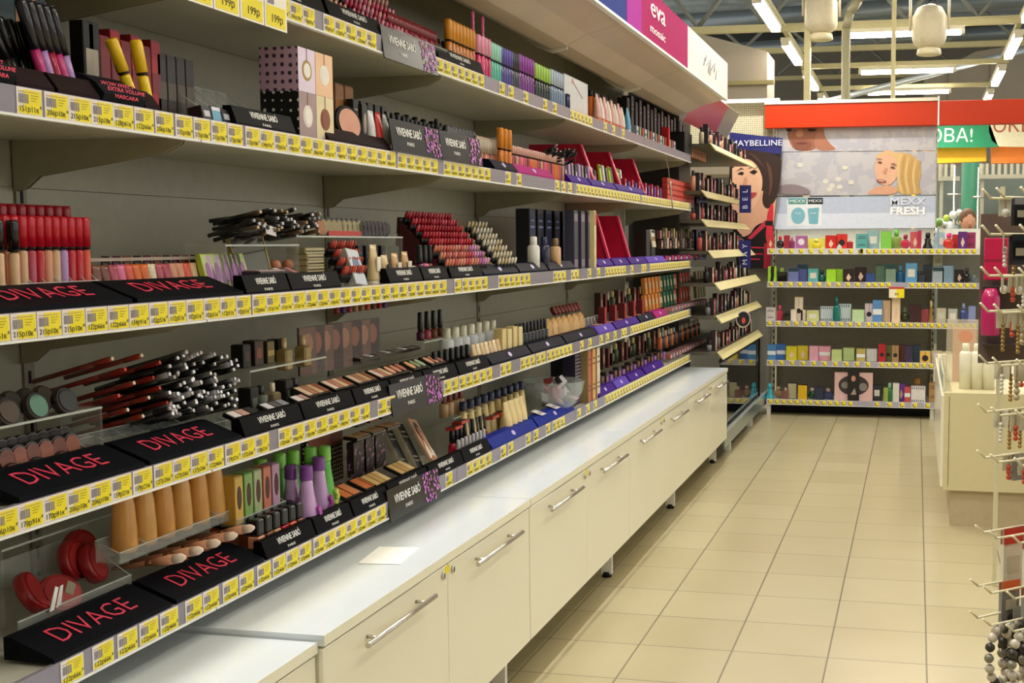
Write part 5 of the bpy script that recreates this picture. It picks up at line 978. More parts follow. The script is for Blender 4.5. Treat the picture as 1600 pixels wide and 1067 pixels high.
row('small_item', mx, 938, 1040, 1, -1.43, .09, '{c} small product', 'cosmetic', 'in the dark back row of the lowest shelf', .07)
row('small_item', [('brown', kind(k_carton, '#5c3424', '#3c2018', .05, .03, .05, 'lines', '#c89878')), ('dark', kind(k_carton, '#2c2024', '#1c1416', .05, .03, .06, 'label', '#a86c6c')), ('lilac', kind(k_carton, '#9c6cb0', '#6c3c84', .05, .03, .04, 'plain'))], 936, 1034, 1, -1.36, .075, '{c} boxed product', 'cosmetic', 'in front on the lowest shelf near the purple tray fronts', .02)
row('orange_bottle', [('amber', kind(k_bottle, '#c8683c', '#d8b890', .035, .1, .03, 'slim')), ('dark', kind(k_bottle, '#2c3034', '#8c9498', .035, .1, .03, 'slim'))], 1030, 1090, 1, -1.40, .08, '{c} bottle', 'bottle', 'at the far end of the lowest shelf', .06)
row('small_pack', [('rosy', kind(k_carton, '#c87c6c', '#9c5c50', .05, .05, .025, 'label', '#e8c8a8')), ('grey lilac', kind(k_carton, '#a898a8', '#7c7080', .05, .05, .025, 'plain'))], 1042, 1096, 1, -1.34, .08, '{c} flat pack', 'pack', 'along the far front of the lowest shelf', .02)
# right part of the third shelf
row('dark_palette_box', [('black', kind(k_carton, '#16100e', '#100c0c', .09, .06, .17, 'plain'))], 1004, 1012, 3, -1.36, .2, '{c} display box', 'display', 'holding a cream card on the third shelf', .002)
one('cream_card', kind(k_carton, '#dcd0b8', '#c8bca0', .08, .006, .09, 'band', '#8c6434'), 1022, 3, -1.322, 'cream card with brown band on the black display box', 'card', .085, -.15)
row('lipstick_case', [('rose', kind(k_carton, '#b87c78', '#6c3c3c', .05, .02, .045, 'lines', '#4c2020')), ('dark', kind(k_carton, '#4c3c38', '#2c2420', .05, .02, .045, 'label', '#a89080')), ('olive', kind(k_carton, '#b0a860', '#7c7840', .04, .02, .06, 'plain'))], 1030, 1084, 3, -1.40, .075, '{c} small case', 'case', 'in the upper right rows of the third shelf', .13)
row('lipstick_case', [('brown', kind(k_carton, '#8c5c50', '#4c2c28', .05, .02, .045, 'label', '#d8b8a0')), ('black', kind(k_carton, '#2c2628', '#1c181a', .05, .02, .045, 'lines', '#b8a8a0')), ('pale', kind(k_carton, '#c8b8a4', '#8c7c6c', .05, .02, .06, 'plain'))], 1032, 1084, 3, -1.375, .075, '{c} small case', 'case', 'in the lower right rows of the third shelf', .075)
row('small_pack', [('magenta', kind(k_carton, '#c0286c', '#8c1c50', .05, .05, .025, 'plain')), ('lilac', kind(k_carton, '#a888b0', '#7c6088', .05, .05, .02, 'label', '#e0d8e0'))], 1035, 1086, 3, -1.335, .08, '{c} flat pack', 'pack', 'along the right front of the third shelf', .012)
for S, p, h, lb in ((3, 1096, .19, 'third'), (4, 1096, .12, 'second')):
    t = thing('name_column', 'navy upright panel with white letters at the end of the %s shelf' % lb, 'sign', (-1.322, YX(p, -1.322), DK[S] + .0005), (0, 0, PI/2 - .5))
    part('panel', MB().box(-.05, .05, 0, .02, 0, h, M('#1a1c58', .3)), t)
    mb = MB()
    for i, ch in enumerate('MAYBE'[:5 if h > .15 else 3]): mb.text(ch, .034, M('#c8ccf0'), T=Matrix.Translation((0, -.0008, .022 + i*.036)) @ Matrix.Rotation(-PI/2, 4, 'Y'))
    part('lettering', mb, t, label='pale vertical letters')
# ================= brand stand behind the end of the cabinets
BY0, BY1 = 6.90, 8.72
t = thing('brand_stand', 'dark cosmetics stand with many narrow shelves beyond the last white cabinet', 'stand', (-1.66, BY0, 0))
part('back_panel', MB().box(-.03, 0, 0, BY1-BY0, .2, 2.2, M('#3a3632', .5)), t); part('end_panel', MB().box(0, .28, -.012, 0, .66, 2.2, M('#2c2826', .5)), t)
ZS = [(1.875, -1.17), (1.60, -1.22), (1.43, -1.22), (1.245, -1.18), (1.055, -1.14), (.86, -1.13), (.645, -1.12)]
zn = ['topmost row','second row','third row','fourth row','fifth row','sixth row','lowest row']
for i, (z, xf) in enumerate(ZS):
    d = part('shelf', MB().box(0, xf+1.66-.03, 0, BY1-BY0, z-.02, z, M('#5c574c')), t)
    part('price_rail', MB().prism([(xf+1.66-.03, z), (xf+1.66-.026, z+.004), (xf+1.66+.012, z-.040), (xf+1.66+.006, z-.044)], -.01, BY1-BY0, M('#d0c48c', .4), 'y'), d)
hd = thing('tilted_header', 'tilted red header panel with grey ends over the brand stand', 'sign', (0, 6.95, 0))
P4 = [(-1.425, 2.045), (-1.315, 2.25), (-1.305, 2.245), (-1.415, 2.04)]
part('panel', MB().prism(P4, .25, 1.35, M('#b02438', .3), 'y'), hd); part('end_field', MB().prism(P4, 0, .249, M('#8c8474', .4), 'y'), hd); part('end_field', MB().prism(P4, 1.351, 1.85, M('#8c8678', .4), 'y'), hd)
Th = Matrix.Translation((-1.366 + .0045, .8, 2.146 - .003)) @ Matrix.Rotation(PI/2, 4, 'Z') @ Matrix.Rotation(math.radians(28), 4, 'X')
part('lettering', MB().text('MAYBELLINE', .09, M('#d06a70'), T=Th, sx=1.5).text('NEW YORK', .04, M('#d06a70'), T=Th, z=-.07), hd, label='faint pinkish letters')
part('top_plate', MB().box(-1.6, -1.315, 0, 1.85, 2.245, 2.255, M('#e8e0c0')), hd)
random.seed(71)
cw = [('coral', '#c8584c'), ('pink', '#c87c8c'), ('dark red', '#7c2028'), ('peach', '#d8a080'), ('black', '#18161a'), ('cream', '#d8ccb0'), ('grey', '#7c7c80'), ('brown', '#7c4c3c')]
for i, (z, xf) in enumerate(ZS):
    for k in range(26):
        y = BY0 + .04 + k*.07
        if y > BY1 - .05: break
        cn, ch = random.choice(cw); h = random.uniform(.07, .12); st = random.choice(['label','lines','plain','band'])
        sq = kind(k_carton, ch, '#2c2428', .045, .03, round(h, 2), st, '#e8d8d0') if k % 3 else kind(k_bottle, ch, '#1c181c', .03, round(h, 2), .03, 'slim')
        place('small_cosmetic', sq, (xf - .085 + .015*(k % 2), y, z + .0005), '%s small product in the %s of the dark brand stand' % (cn, zn[i]), 'cosmetic', '%s of the brand stand' % zn[i], PI/2)
for i, (y, z, nm) in enumerate(((8.15, 1.50, 'upper'), (8.15, 1.12, 'lower'))):
    t = thing('name_column', '%s navy blade sign with white letters before the woman poster' % nm, 'sign', (-1.17, y, z), (0, 0, .2))
    part('panel', MB().box(-.035, .045, 0, .012, 0, .19, M('#1c1e64', .3)), t)
    mb = MB()
    for j, ch in enumerate(('MAY', 'BEL')[1 - i]): mb.text(ch, .05, M('#d0d4f0'), T=Matrix.Translation((.005, -.001, .04 + j*.055)) @ Matrix.Rotation(-PI/2, 4, 'Y'))
    part('lettering', mb, t, label='white vertical letters'); part('hanger', MB().box(-.25, -.035, .004, .008, .09, .1, CHROME), t)
t = thing('round_badge', 'round black badge with red mark hanging on the lower brand stand', 'badge', (-1.10, 7.6, .80), (0, 0, .7))
part('badge_disc', MB().lathe([(.055, 0), (.058, .004), (.055, .008)], M('#c8b8a8'), seg=24, T=Matrix.Rotation(PI/2, 4, 'X')), t); part('black_face', MB().lathe([(.048, .0), (.048, .002)], BLK, seg=24, T=Matrix.Translation((0, -.008, 0)) @ Matrix.Rotation(PI/2, 4, 'X')).disc(0, -.01, .014, .02, M('#c83a34'), -.011), t)
# low deck with dark mirror under the brand stand
t = thing('low_deck', 'low shelf deck with silver blue front rail at floor level past the cabinets', 'shelving', (-1.66, 6.87, 0))
L = 2.05
part('deck', MB().box(0, .55, 0, L, .13, .15, M('#8c8a80')), t); part('front_rail', MB().box(.55, .562, 0, L, .075, .165, M('#a0b0b4', .25, .6)).box(.548, .566, 0, L, .162, .17, M('#d0dcdc', .2, .5)), t)
for y in (.35, 1.35): part('foot', MB().box(.50, .54, y, y+.03, 0, .13, WHT), t)
t = thing('mirror_panel', 'dark mirrored glass panel above the low deck reflecting the perfume shelves', 'mirror', (-1.135, 6.9, .151))
part('glass', MB().box(0, .006, 0, 1.75, 0, .43, M('#39424a', .04, .9, var=0)), t); part('frame', MB().box(-.004, .012, 0, 1.75, .43, .45, BLKM).box(-.004, .012, 1.75, 1.78, 0, .45, BLKM), t)

# ================= perfumes on the gondola (front -Y)
GD = [z + .0345 for z, _ in GS]
def gx(px, Y=8.86): return atY(px, 420, Y)[0]
gn = ['topmost','second','middle','fourth','lowest']
def gp(sh, px, nm, spec, label, cat, Y=8.86, dz=0., rz=0., grp=None):
    return place(nm, spec, (gx(px, Y), Y, GD[sh] + .0003 + dz), '%s, %s perfume shelf' % (label, gn[sh]), cat, grp, rz)
def BX(f_, s_, w_, h_, st='plain', ink='#222222', d=.04): return kind(k_carton, f_, s_, w_, d, h_, st, ink)
def PF(g_, c_, w_, h_, hc=.03, st='box', ink=None): return kind(k_perfume, g_, c_, w_, .03, h_, hc, st, ink)
U = 1/207.   # metres per photo pixel on the shelf plane
Ls = [
 [(1204,'BX','#c83a3c','#a02024',11,20,'leaf','red carton with pale print'),(1219,'PF','#1c1414','#a01824',13,20,'round','black round flacon'),(1229,'BX','#a02438','#701020',9,21,'leaf','dark red carton'),(1237,'PF','#a04080','#c06090',10,18,'box','plum flacon'),(1252,'BX','#a8609c','#90407c',18,20,'oval','mauve carton with white oval'),(1268,'BX','#e4e060','#d8d040',13,16,'plain','pale yellow carton'),(1275,'PF','#e8d820','#e8e070',15,16,'round','yellow round flacon'),(1284,'BX','#e8e468','#d8d850',11,17,'plain','second pale yellow carton'),(1298,'BX','#c81c1c','#981010',17,21,'leaf','red carton with swirl'),(1315,'BX','#d82c20','#a81814',17,23,'ball','bright red tall carton'),(1311,'PF','#d8d8d0','#e8e8e8',8,7,'box','tiny white pot'),(1328,'PF','#b82030','#e8c8c0',9,16,'box','small crimson flacon'),(1346,'BX','#5ca8a4','#3c8c88',18,23,'lines','teal carton'),(1364,'BX','#90b4bc','#6c98a0',18,28,'label','pale teal carton with white picture'),(1384,'BX','#84cc50','#5ca838',17,27,'top','green carton with dark glass print'),(1400,'PF','#8ca850','#68c040',16,30,'slim','tall green flacon'),(1414,'PF','#c82450','#901030',15,22,'round','raspberry flacon'),(1429,'BX','#cc5c64','#b83048',15,26,'leaf','rosy gold carton'),(1436,'BX','#b82450','#90183c',6,28,'plain','narrow raspberry carton'),(1449,'PF','#14141a','#101014',18,25,'gown','black gown shaped flacon'),(1462,'PF','#98b4c4','#c0d0dc',11,32,'gown','pale blue gown shaped flacon'),(1470,'BX','#a8c4d0','#88a8b8',10,25,'label','pale blue carton'),(1482,'PF','#d82820','#e02880',18,24,'round','scarlet flacon with pink top'),(1492,'BX','#c83030','#a02020',10,22,'plain','scarlet carton'),(1503,'BX','#5c2878','#481c60',13,26,'leaf','deep purple leaning carton'),(1516,'BX','#a02c60','#78204c',14,25,'lines','magenta carton')],
 [(1207,'ZB','#a8d83c','#1c2010',13,24,'z','lime and black zebra carton'),(1222,'PF','#101214','#a8c060',16,22,'box','black flacon with lime top'),(1240,'BX','#6c78b0','#4c5890',17,22,'top','blue violet carton'),(1254,'BX','#5c64a8','#404a88',16,27,'top','taller blue violet carton'),(1271,'BX','#60b0b0','#409494',16,21,'label','turquoise carton'),(1284,'PF','#2c7c74','#184c4c',15,18,'round','dark teal flacon'),(1299,'BX','#a8e030','#88c420',15,20,'plain','bright lime carton'),(1311,'BX','#a8dc38','#88c420',13,20,'plain','second bright lime carton'),(1326,'BX','#241414','#14100c',17,20,'leaf','black carton with red flower'),(1345,'BX','#2c1418','#180c0e',18,23,'leaf','taller black carton with red flower'),(1360,'BX','#2c4c90','#2c4c90',13,14,'stripes','blue and white striped carton'),(1376,'BX','#5c7c68','#2c5c50',15,26,'top','green grey carton with dark top'),(1392,'BX','#7c9480','#1c6458',16,28,'top','pale green carton with teal top'),(1407,'PF','#2c74b0','#70b0d0',13,26,'slim','blue slim flacon'),(1424,'BX','#5c9cc8','#3c80b0',18,30,'label','sky blue tall carton'),(1430,'PF','#14243c','#a89878',11,26,'box','navy flacon with bronze top'),(1440,'PF','#3c4450','#242830',11,18,'box','dark grey flacon'),(1449,'BX','#2c2c34','#1c1c24',12,27,'top','charcoal carton with pale print'),(1466,'BX','#a0acb8','#8894a4',18,24,'top','silver blue carton'),(1465,'TP','#a8a890','#8c8c78',14,18,'','olive grey box standing on the silver blue carton'),(1481,'BX','#7c98b0','#404c58',17,27,'top','steel blue carton with dark top'),(1499,'BX','#2c2428','#1c181c',14,20,'leaf','black leaning carton'),(1511,'PF','#1c1c20','#303038',13,23,'round','black round flacon'),(1522,'PF','#7c8c98','#a8b4bc',9,12,'box','small grey flacon')],
 [(1205,'BX','#d8d0cc','#c8c0bc',15,21,'lines','white carton with black print'),(1219,'PF','#d83c5c','#e05070',10,24,'slim','coral pink flacon'),(1231,'PF','#1c1c1c','#2c2c2c',15,15,'box','black wide flacon'),(1249,'BX','#e8d8c0','#d8c4a8',13,37,'ball','tall cream carton'),(1241,'BX','#ecdccc','#dccbb8',9,18,'plain','low cream carton'),(1256,'BX','#ecdccc','#dccbb8',8,17,'plain','second low cream carton'),(1271,'BX','#c8d080','#e0dcc0',19,17,'label','cream carton with green square'),(1293,'BX','#c8d4dc','#a8b8c0',21,23,'stripes','pale blue striped carton'),(1308,'PF','#1c7c74','#186c64',12,38,'slim','dark teal flacon with wide cap'),(1319,'BX','#c8d8dc','#a8bcc0',24,27,'stripes','larger pale blue striped carton'),(1342,'BX','#c0dca8','#a8c890',19,19,'plain','pale green carton'),(1359,'BX','#e4d4e0','#d0c0cc',13,28,'ball','pale lilac narrow carton'),(1372,'BX','#5c90c8','#3c70a8',15,34,'band','blue narrow carton with white cloud'),(1386,'BX','#e8c8a0','#d8b890',13,33,'leaf','peach carton with orange swirl'),(1401,'BX','#f0d4b0','#e0c09c',13,38,'leaf','taller peach carton with orange swirl'),(1415,'PF','#4c5438','#8ca080',14,22,'round','olive flacon'),(1431,'BX','#3c2020','#2c1818',17,28,'ball','dark brown carton'),(1446,'BX','#a84c54','#8c3840',12,20,'plain','dusty rose carton'),(1456,'PF','#a87c3c','#c8b080',9,34,'gown','golden gown shaped flacon'),(1472,'BX','#d8d0b4','#c4bc9c',15,22,'label','cream framed carton'),(1490,'BX','#b8bcb4','#9ca49c',14,22,'label','grey framed carton'),(1507,'PF','#5c6cb0','#98a8d0',12,30,'slim','violet blue slim flacon'),(1520,'BX','#8c98c8','#7080b0',11,26,'plain','pale violet carton')],
 [(1207,'BX','#4c88b8','#3470a4',14,24,'band','blue carton at far left'),(1222,'BX','#4070b8','#2c5ca0',15,24,'band','second blue carton'),(1238,'BX','#d8cc28','#c0b41c',17,22,'leaf','yellow patterned carton'),(1256,'BX','#d4c430','#bcac20',17,22,'leaf','second yellow patterned carton'),(1273,'BX','#dca0b4','#c88ca0',14,23,'plain','pink carton'),(1290,'BX','#e0a0b0','#cc8c9c',19,22,'band','wider pink carton'),(1309,'BX','#c0d088','#a8b870',16,18,'plain','pale green carton'),(1328,'BX','#b8cc8c','#a0b474',18,20,'plain','second pale green carton'),(1347,'BX','#c0b060','#a89848',14,20,'band','golden green carton'),(1364,'BX','#d8d8d4','#c0c0bc',17,19,'plain','plain white carton'),(1380,'BX','#b81c2c','#901420',11,28,'ball','red carton with black dot'),(1390,'BX','#6c7040','#30341c',10,26,'ball','olive carton with black dot'),(1401,'BX','#a88858','#3c2c18',11,27,'ball','golden brown carton with black dot'),(1411,'BX','#5c2c2c','#2c1414',9,26,'ball','dark maroon carton with black dot'),(1422,'BX','#3c2c50','#241c34',10,26,'ball','dark violet carton with black dot'),(1434,'BX','#243c50','#142434',11,26,'ball','dark teal carton with black dot'),(1448,'BX','#e8b850','#e0d0a0',16,18,'ball','cream carton with orange flower'),(1466,'BX','#dccfb8','#ccbfa8',16,18,'oval','cream carton with grey oval'),(1482,'BX','#d4cca8','#c0b894',15,18,'oval','greenish cream carton')],
 [(1204,'PF','#38b0c4','#40b8c8',15,24,'gown','turquoise bell shaped flacon'),(1218,'PF','#a8845c','#c8a888',13,18,'round','amber round flacon'),(1229,'PF','#8c5c54','#c0a090',11,18,'box','brown rose flacon'),(1240,'BX','#c8c098','#14100c',14,24,'label','black bottle box with beige label'),(1256,'BX','#e8b820','#141014',15,23,'label','black bottle box with yellow label'),(1271,'PF','#2c5c3c','#c8c0b8',15,17,'round','dark green round flacon'),(1282,'BX','#2c3448','#1c2434',14,20,'label','dark blue carton with grey label'),(1296,'PF','#24306c','#c8a8a0',16,17,'box','navy flacon with rose top'),(1308,'PF','#a8b0a8','#c0c4bc',8,12,'slim','small grey flacon'),(1373,'BX','#34343c','#24242c',14,24,'label','charcoal carton with grey label'),(1387,'BX','#98a850','#7c8c40',7,22,'plain','narrow olive carton'),(1393,'PF','#58b06c','#a8dcb0',13,28,'slim','green slim flacon'),(1403,'BX','#d8d8cc','#c4c4b8',10,29,'plain','white narrow carton'),(1411,'BX','#7434a0','#5c2488',12,27,'leaf','purple carton with silver leaf'),(1421,'BX','#c8504c','#8c2c48',9,24,'band','coral carton'),(1436,'PF','#d89c40','#e0a850',24,34,'gown','large orange glass carafe'),(1438,'BX','#e0dcd8','#c8c0d0',22,25,'stripes','white carton with black fringe stripes'),(1462,'BX','#b88c58','#a07844',14,30,'lines','kraft brown carton')]]
for sh, L_ in enumerate(Ls):
    for i, (px, k_, a_, b_, w_, h_, st, lb) in enumerate(L_):
        Y = 8.83 + (.055 if i % 2 else 0) + (.09 if 'carafe' in lb else 0)
        W_, H_ = round(w_*U*.98, 3), round(h_*U, 3)
        if k_ == 'BX': sp_ = BX(a_, b_, W_, H_, st, {'leaf':'#e8c8b0','oval':'#e4e0ec','label':'#e0dcd0','lines':'#2c2c38','top':'#1c3c44','ball':'#241c20','band':'#e8ecf0','stripes':'#2c3c50'}.get(st, '#d8d8d8') if 'dark' not in lb and 'black bottle' not in lb else a_); 
        elif k_ == 'PF': sp_ = PF(a_, b_, W_, H_, round(H_*.3, 3), st)
        elif k_ == 'TP': sp_ = BX(a_, b_, W_, H_, 'label', '#8c8c70'); gp(sh, px, 'perfume_carton', sp_, lb, 'perfume', 8.885, .118); continue
        else: sp_ = [(q_[0], q_[1], []) for q_ in [('carton', MB().box(-W_/2, W_/2, -.02, .02, 0, H_, patt('#14180c', '#a8dc3c', 'zebra_x', 6, .4, .5)).build('carton')), ('lid_flap', MB().box(-W_/2+.001, W_/2-.001, -.019, .019, H_, H_+.001, M('#a8d83c')).build('lid_flap'))]]
        gp(sh, px, 'perfume_carton' if k_ != 'PF' else 'perfume_bottle', sp_, lb, 'perfume', Y)
# large pink gift set on the lowest shelf
t = thing('gift_set', 'large pink gift set with black oval picture on the lowest perfume shelf', 'gift set', (gx(1336, 8.82), 8.815, GD[4] + .0005))
w_ = 58*U/2; h_ = 44*U
gb = MB().box(-w_, w_, 0, .03, 0, h_, M('#e4bcb8')); gb.disc(0, h_*.55, w_*.8, h_*.36, M('#3c3434'), 0).disc(-w_*.45, h_*.55, w_*.2, h_*.12, M('#8c8480'), -.0008).disc(w_*.5, h_*.5, w_*.22, h_*.14, M('#8c8480'), -.0008)
part('box', gb, t); bd = MB().box(-w_*.3, w_*.3, -.022, -.001, .0, h_*1.12, M('#1c1a1a')).disc(0, h_*.8, .016, .022, M('#c8907c'), -.022).poly([(-.02, .05), (.01, .1), (.022, .05)], M('#a8988c'), -.022); part('black_band', bd, t, label='black band with a small portrait')
# ================= price tags
PR = ['215р10к','206р10к','151р11к','159р21к','122р66к','134р91к','170р91к','126р41к','112р51к','102р51к','128р61к','127р26к']
def tagmesh(i, w=.0515, h=.0395, full=True):
    b = MB(); y = -.0008
    b.box(0, w, y, 0, 0, h, TAGW).box(w*.27, w*.97, y-.0003, y, h*.03, h*.93, YEL)
    b.box(w*.05, w*.97, y-.0004, y-.0003, h*.03, h*.28, YEL) if i % 3 else None
    if full:
        for k in range(9): b.box(w*(.07 + .045*k), w*(.07 + .045*k + .022*(1 + (k*7+i) % 2)), y-.0006, y-.0004, h*.42, h*.76, GREYINK)
        for k in range(3): b.box(w*.55, w*(.86 - .06*k), y-.0006, y-.0004, h*(.72 - .1*k), h*(.75 - .1*k), M('#a89c20', var=0))
        b.box(w*.06, w*.85, y-.0006, y-.0004, h*.83, h*.86, M('#b89a80', var=0))
        b.text(PR[i], h*.30, INK, x=w*.46, z=h*.2, y=y-.0008, sx=.95, align='CENTER').text('*', h*.3, INK, x=w*.93, z=h*.26, y=y-.0008)
    else:
        b.box(w*.07, w*.4, y-.0006, y-.0004, h*.4, h*.76, GREYINK).box(w*.1, w*.85, y-.0006, y-.0004, h*.12, h*.3, M('#8a7a1a', var=0))
    return b.build('price_tag')
TG = [tagmesh(i) for i in range(12)]; TGS = tagmesh(0, .040, .037, False)
random.seed(81)
spans = {5: [(240,398),(400,513),(514,606),(686,765),(783,794),(797,808),(820,829),(850,858),(865,874),(892,930),(944,950),(957,963),(972,977)],
 4: [(37,80),(80,217),(218,280),(281,386),(389,621),(624,686),(695,768),(791,800),(808,817),(868,876),(878,885),(888,895),(901,1000),(1002,1104)],
 3: [(-80,390),(392,697),(709,720),(721,764),(778,831),(864,886),(892,905),(918,925),(932,940),(945,980),(985,990),(1002,1010),(1015,1104)],
 2: [(-80,192),(194,226),(228,340),(342,425),(427,584),(585,612),(690,713),(714,767),(779,800),(811,834),(836,852),(853,895),(905,912),(918,924),(936,942),(946,953),(958,965),(970,980),(985,1104)],
 1: [(66,104),(118,155),(159,193),(195,226),(229,257),(270,326),(331,356),(358,384),(387,410),(412,475),(478,530),(531,604),(690,706),(724,767),(778,788),(790,798),(818,826),(831,838),(850,857),(861,880),(900,906),(914,920),(926,932),(944,1104)]}
SEQ = {4: [2,1,0,0,10,4,1,0,0,0,0], 3: [0,0,0,4,4,5,9,8,9,9,8,9], 2: [6,6,1,1,3,3,11,11,11,4,3,11], 1: [4]*24}
allt = []
for S, L_ in spans.items():
    nv = 0
    for a, b in L_:
        y0, y1 = YX(a, XF), YX(b, XF); n = max(1, int((y1 - y0 + .008) / .0525)); st_ = (y1 - y0) / n if (y1 - y0) / n < .056 else .0528
        for i in range(n):
            y = y0 + i*st_
            if y + .052 > 6.83: break
            k0 = random.choice([0, 0, 1, 2, 3, 4, 5, 6, 7, 8, 9])
            if y > YX(-12, XF) and S in SEQ:
                if nv < len(SEQ[S]): k0 = SEQ[S][nv]
                nv += 1
            allt.append((1.33*1845/((y+.4)**2), S, y, k0))
gt = []
gsp = [[(1200,1340,15.5),(1341,1398,11),(1406,1526,11)],[(1200,1340,15),(1352,1384,10.5),(1420,1522,10.8)],[(1198,1350,14),(1353,1526,11)],[(1200,1360,17),(1375,1472,11)],[(1200,1330,10.5),(1368,1455,20)]]
for sh, L_ in enumerate(gsp):
    for a, b, st_ in L_:
        x = a
        while x < b: gt.append((sh, x)); x += st_
for sh, px in gt:
    place('price_tag', [('price_tag', TGS, [])], (atY(px, 420, GY)[0], GY - .0004, GS[sh][0] + .0015), 'small yellow price tag on the rail of the %s perfume shelf' % gn[sh], 'price tag', 'yellow price tags on the %s perfume shelf' % gn[sh], 0)
allt.sort(reverse=True); keep = 300 - len(gt)
for w_, S, y, i in allt[:keep]:
    zone = 'left of its white lettered tray fronts' if y < 2.12 else 'before its last black tray front' if y < 3.5 else 'beyond its black tray fronts'
    place('price_tag', [('price_tag', TG[i], [])], (XF + .0004, y, SB[S] + .0015), 'yellow price tag on rail of the %s, %s' % (SN[S], zone), 'price tag', 'tags on the %s, %s' % (SN[S], zone), PI/2)
rest = MB()
for w_, S, y, i in allt[keep:]: rest.mesh(TGS, TAGW, Matrix.Translation((XF + .0004, y, SB[S] + .0015)) @ Matrix.Rotation(PI/2, 4, 'Z') @ Matrix.Diagonal((1.28, 1, 1.05, 1)))
# keep the yellow faces of the merged far tags
me = rest.build('price_tags'); me.materials.clear()
for mt in TGS.materials: me.materials.append(mt)
k_ = len(TGS.polygons); src = [p.material_index for p in TGS.polygons]
for i, p in enumerate(me.polygons): p.material_index = src[i % k_]
o = bpy.data.objects.new('price_tags', me); COL.objects.link(o); tag(o, 'far small yellow price tags along the distant shelf rails', 'price tags', None, 'stuff')
for i in range(4):
    tag(part('promo_tag', MB().box(0, .085, -.0012, 0, 0, .07, M('#fbf6ea')).box(.006, .079, -.0018, -.0012, .004, .045, YEL).text('199р', .022, INK, x=.045, z=.02, y=-.0022).box(.01, .035, -.002, -.0018, .048, .062, GREYINK), None, (XF + .012, YX(294, XF) + i*.088, SB[5] - .034 + 0*i), (0, 0, PI/2)), 'large white and yellow promo tag at the top edge, ' + ['leftmost','second','third','fourth'][i], 'price tag')
X_, Z_ = atY(1401, 460, 8.77)
tag(part('promo_tag', MB().box(-.055, .055, -.0012, 0, -.045, .035, M('#f4eccc')).box(0, .055, -.0018, -.0012, -.045, .02, YEL).box(-.055, .055, -.0018, -.0012, .02, .035, M('#c8383c')).text('99', .03, INK, x=.0, z=-.02, y=-.002), None, (X_, 8.765, Z_ + .02)), 'red topped promo tag hanging from the second perfume shelf', 'price tag')

# ================= right side: white cabinet, bottles, hook rack
CRB = M('#d2c89e', .35, var=.01)
t = thing('white_cabinet', 'cream white cabinet block on a recessed plinth at right', 'cabinet', (.135, 5.45, 0))
part('body', MB().box(0, .62, 0, 1.9, .168, .62, CRB, ch=.003), t); part('door_edge', MB().box(-.012, 0, .03, 1.85, .18, .60, CREAM).box(.022, .0245, -.0008, 0, .19, .60, M('#5c543c')), t); part('plinth', MB().box(.035, .58, .02, 1.8, 0, .168, M('#b8a888')), t); part('side_upstand', MB().box(-.006, .0, .02, .9, .62, .70, M('#d8dcc8', .2)).box(0.0, .03, .75, .78, .62, .72, M('#d8d4bc')), t)
for i, p in enumerate((1508, 1526, 1544)):
    x = atY(p, 600, 5.6)[0]
    place('white_bottle', kind(k_bottle, '#e8e4cc', '#e4e0c4', .058, .21, .035, 'slim'), (x, 5.6, .6205), ['left','middle','right'][i] + ' of three tall cream bottles standing on the white cabinet', 'bottle', None, 0)
t = thing('clear_case', 'clear case with orange topped box behind the cream bottles', 'case', (atY(1508, 560, 5.9)[0], 5.9, .6205)); part('case', MB().box(-.09, .08, -.04, .04, 0, .30, M('#d8d0b8', .2, alpha=.35)), t); part('orange_box', MB().box(-.06, .05, -.02, .02, 0, .26, M('#d8a888')).disc(0, .22, .035, .03, M('#e8743c'), -.02), t)
# hook rack seen at the right edge
RX, RY = .285, 2.3
ta = math.radians(132)      # hooks point towards the lower left of the picture
t = thing('hook_stand', 'cream slatted accessory stand with long hooks at the right edge', 'stand', (RX, RY, 0))
part('post', MB().box(-.02, .02, -.02, .02, .02, 1.47, M('#cfc8a8')), t); part('base', MB().lathe([(.2, 0), (.2, .02), (.05, .03)], M('#b8b090'), seg=24), t)
pn = MB()
for i in range(4): pn.box(-.0, .012, -.06 + i*.04 - .003, -.06 + i*.04 + .003, .08, 1.46, M('#cfc8a8'))
for i in range(12): pn.box(-.0, .012, -.065, .065, .1 + i*.12, .106 + i*.12, M('#cfc8a8'))
part('grid_panel', pn, t, (-.02, 0, 0), (0, 0, math.radians(42)))
hd = Vector((math.cos(math.radians(222)), math.sin(math.radians(222)), 0)); sd = Vector((hd.y, -hd.x, 0))
HK = []
hz = [1.375, 1.31, 1.235, 1.17, 1.075, .985, .90, .76, .66, .60]
for zi, z in enumerate(hz):
    for si, s_ in enumerate((-.045, 0.0, .045)):
        L = .15 - .012*abs(si-1) + (.01 if zi > 7 else 0)
        b0 = Vector((0, 0, z)) + sd*s_ + hd*.03
        a1 = b0 + hd*L; a2 = a1 + hd*.02 + Vector((0, 0, .016))
        part('hook', MB().path([b0, a1, a2], .0022, M('#e4dcb8', .3), 8), t); HK.append((Vector((RX, RY, 0)) + b0, L, zi, si))
def hang(nm, spec, hk, f, lab, cat, grp=None, rz=0, drop=0):
    b0, L, zi, si = hk; p = b0 + hd*(L*f); return place(nm, spec, (p.x, p.y, p.z - drop), lab, cat, grp, rz)
def H(fn): return [(a, b.build(a), []) for a, b in fn]
PEARL = M('#e0dcd0', .15, coat=.5); GOLD = M('#a8884c', .35, .7)
def earring(col, r, n):
    b = MB().rod((0,0,0), (0,0,-.02), .0008, GOLD, 5)
    for i in range(n): b.ball(0, 0, -.024 - i*r*1.9, r, col, seg=8)
    return H([('pendant', b), ('backing_card', MB().box(-.014, .014, .002, .003, -.03, .003, M('#d8d4c0')))])
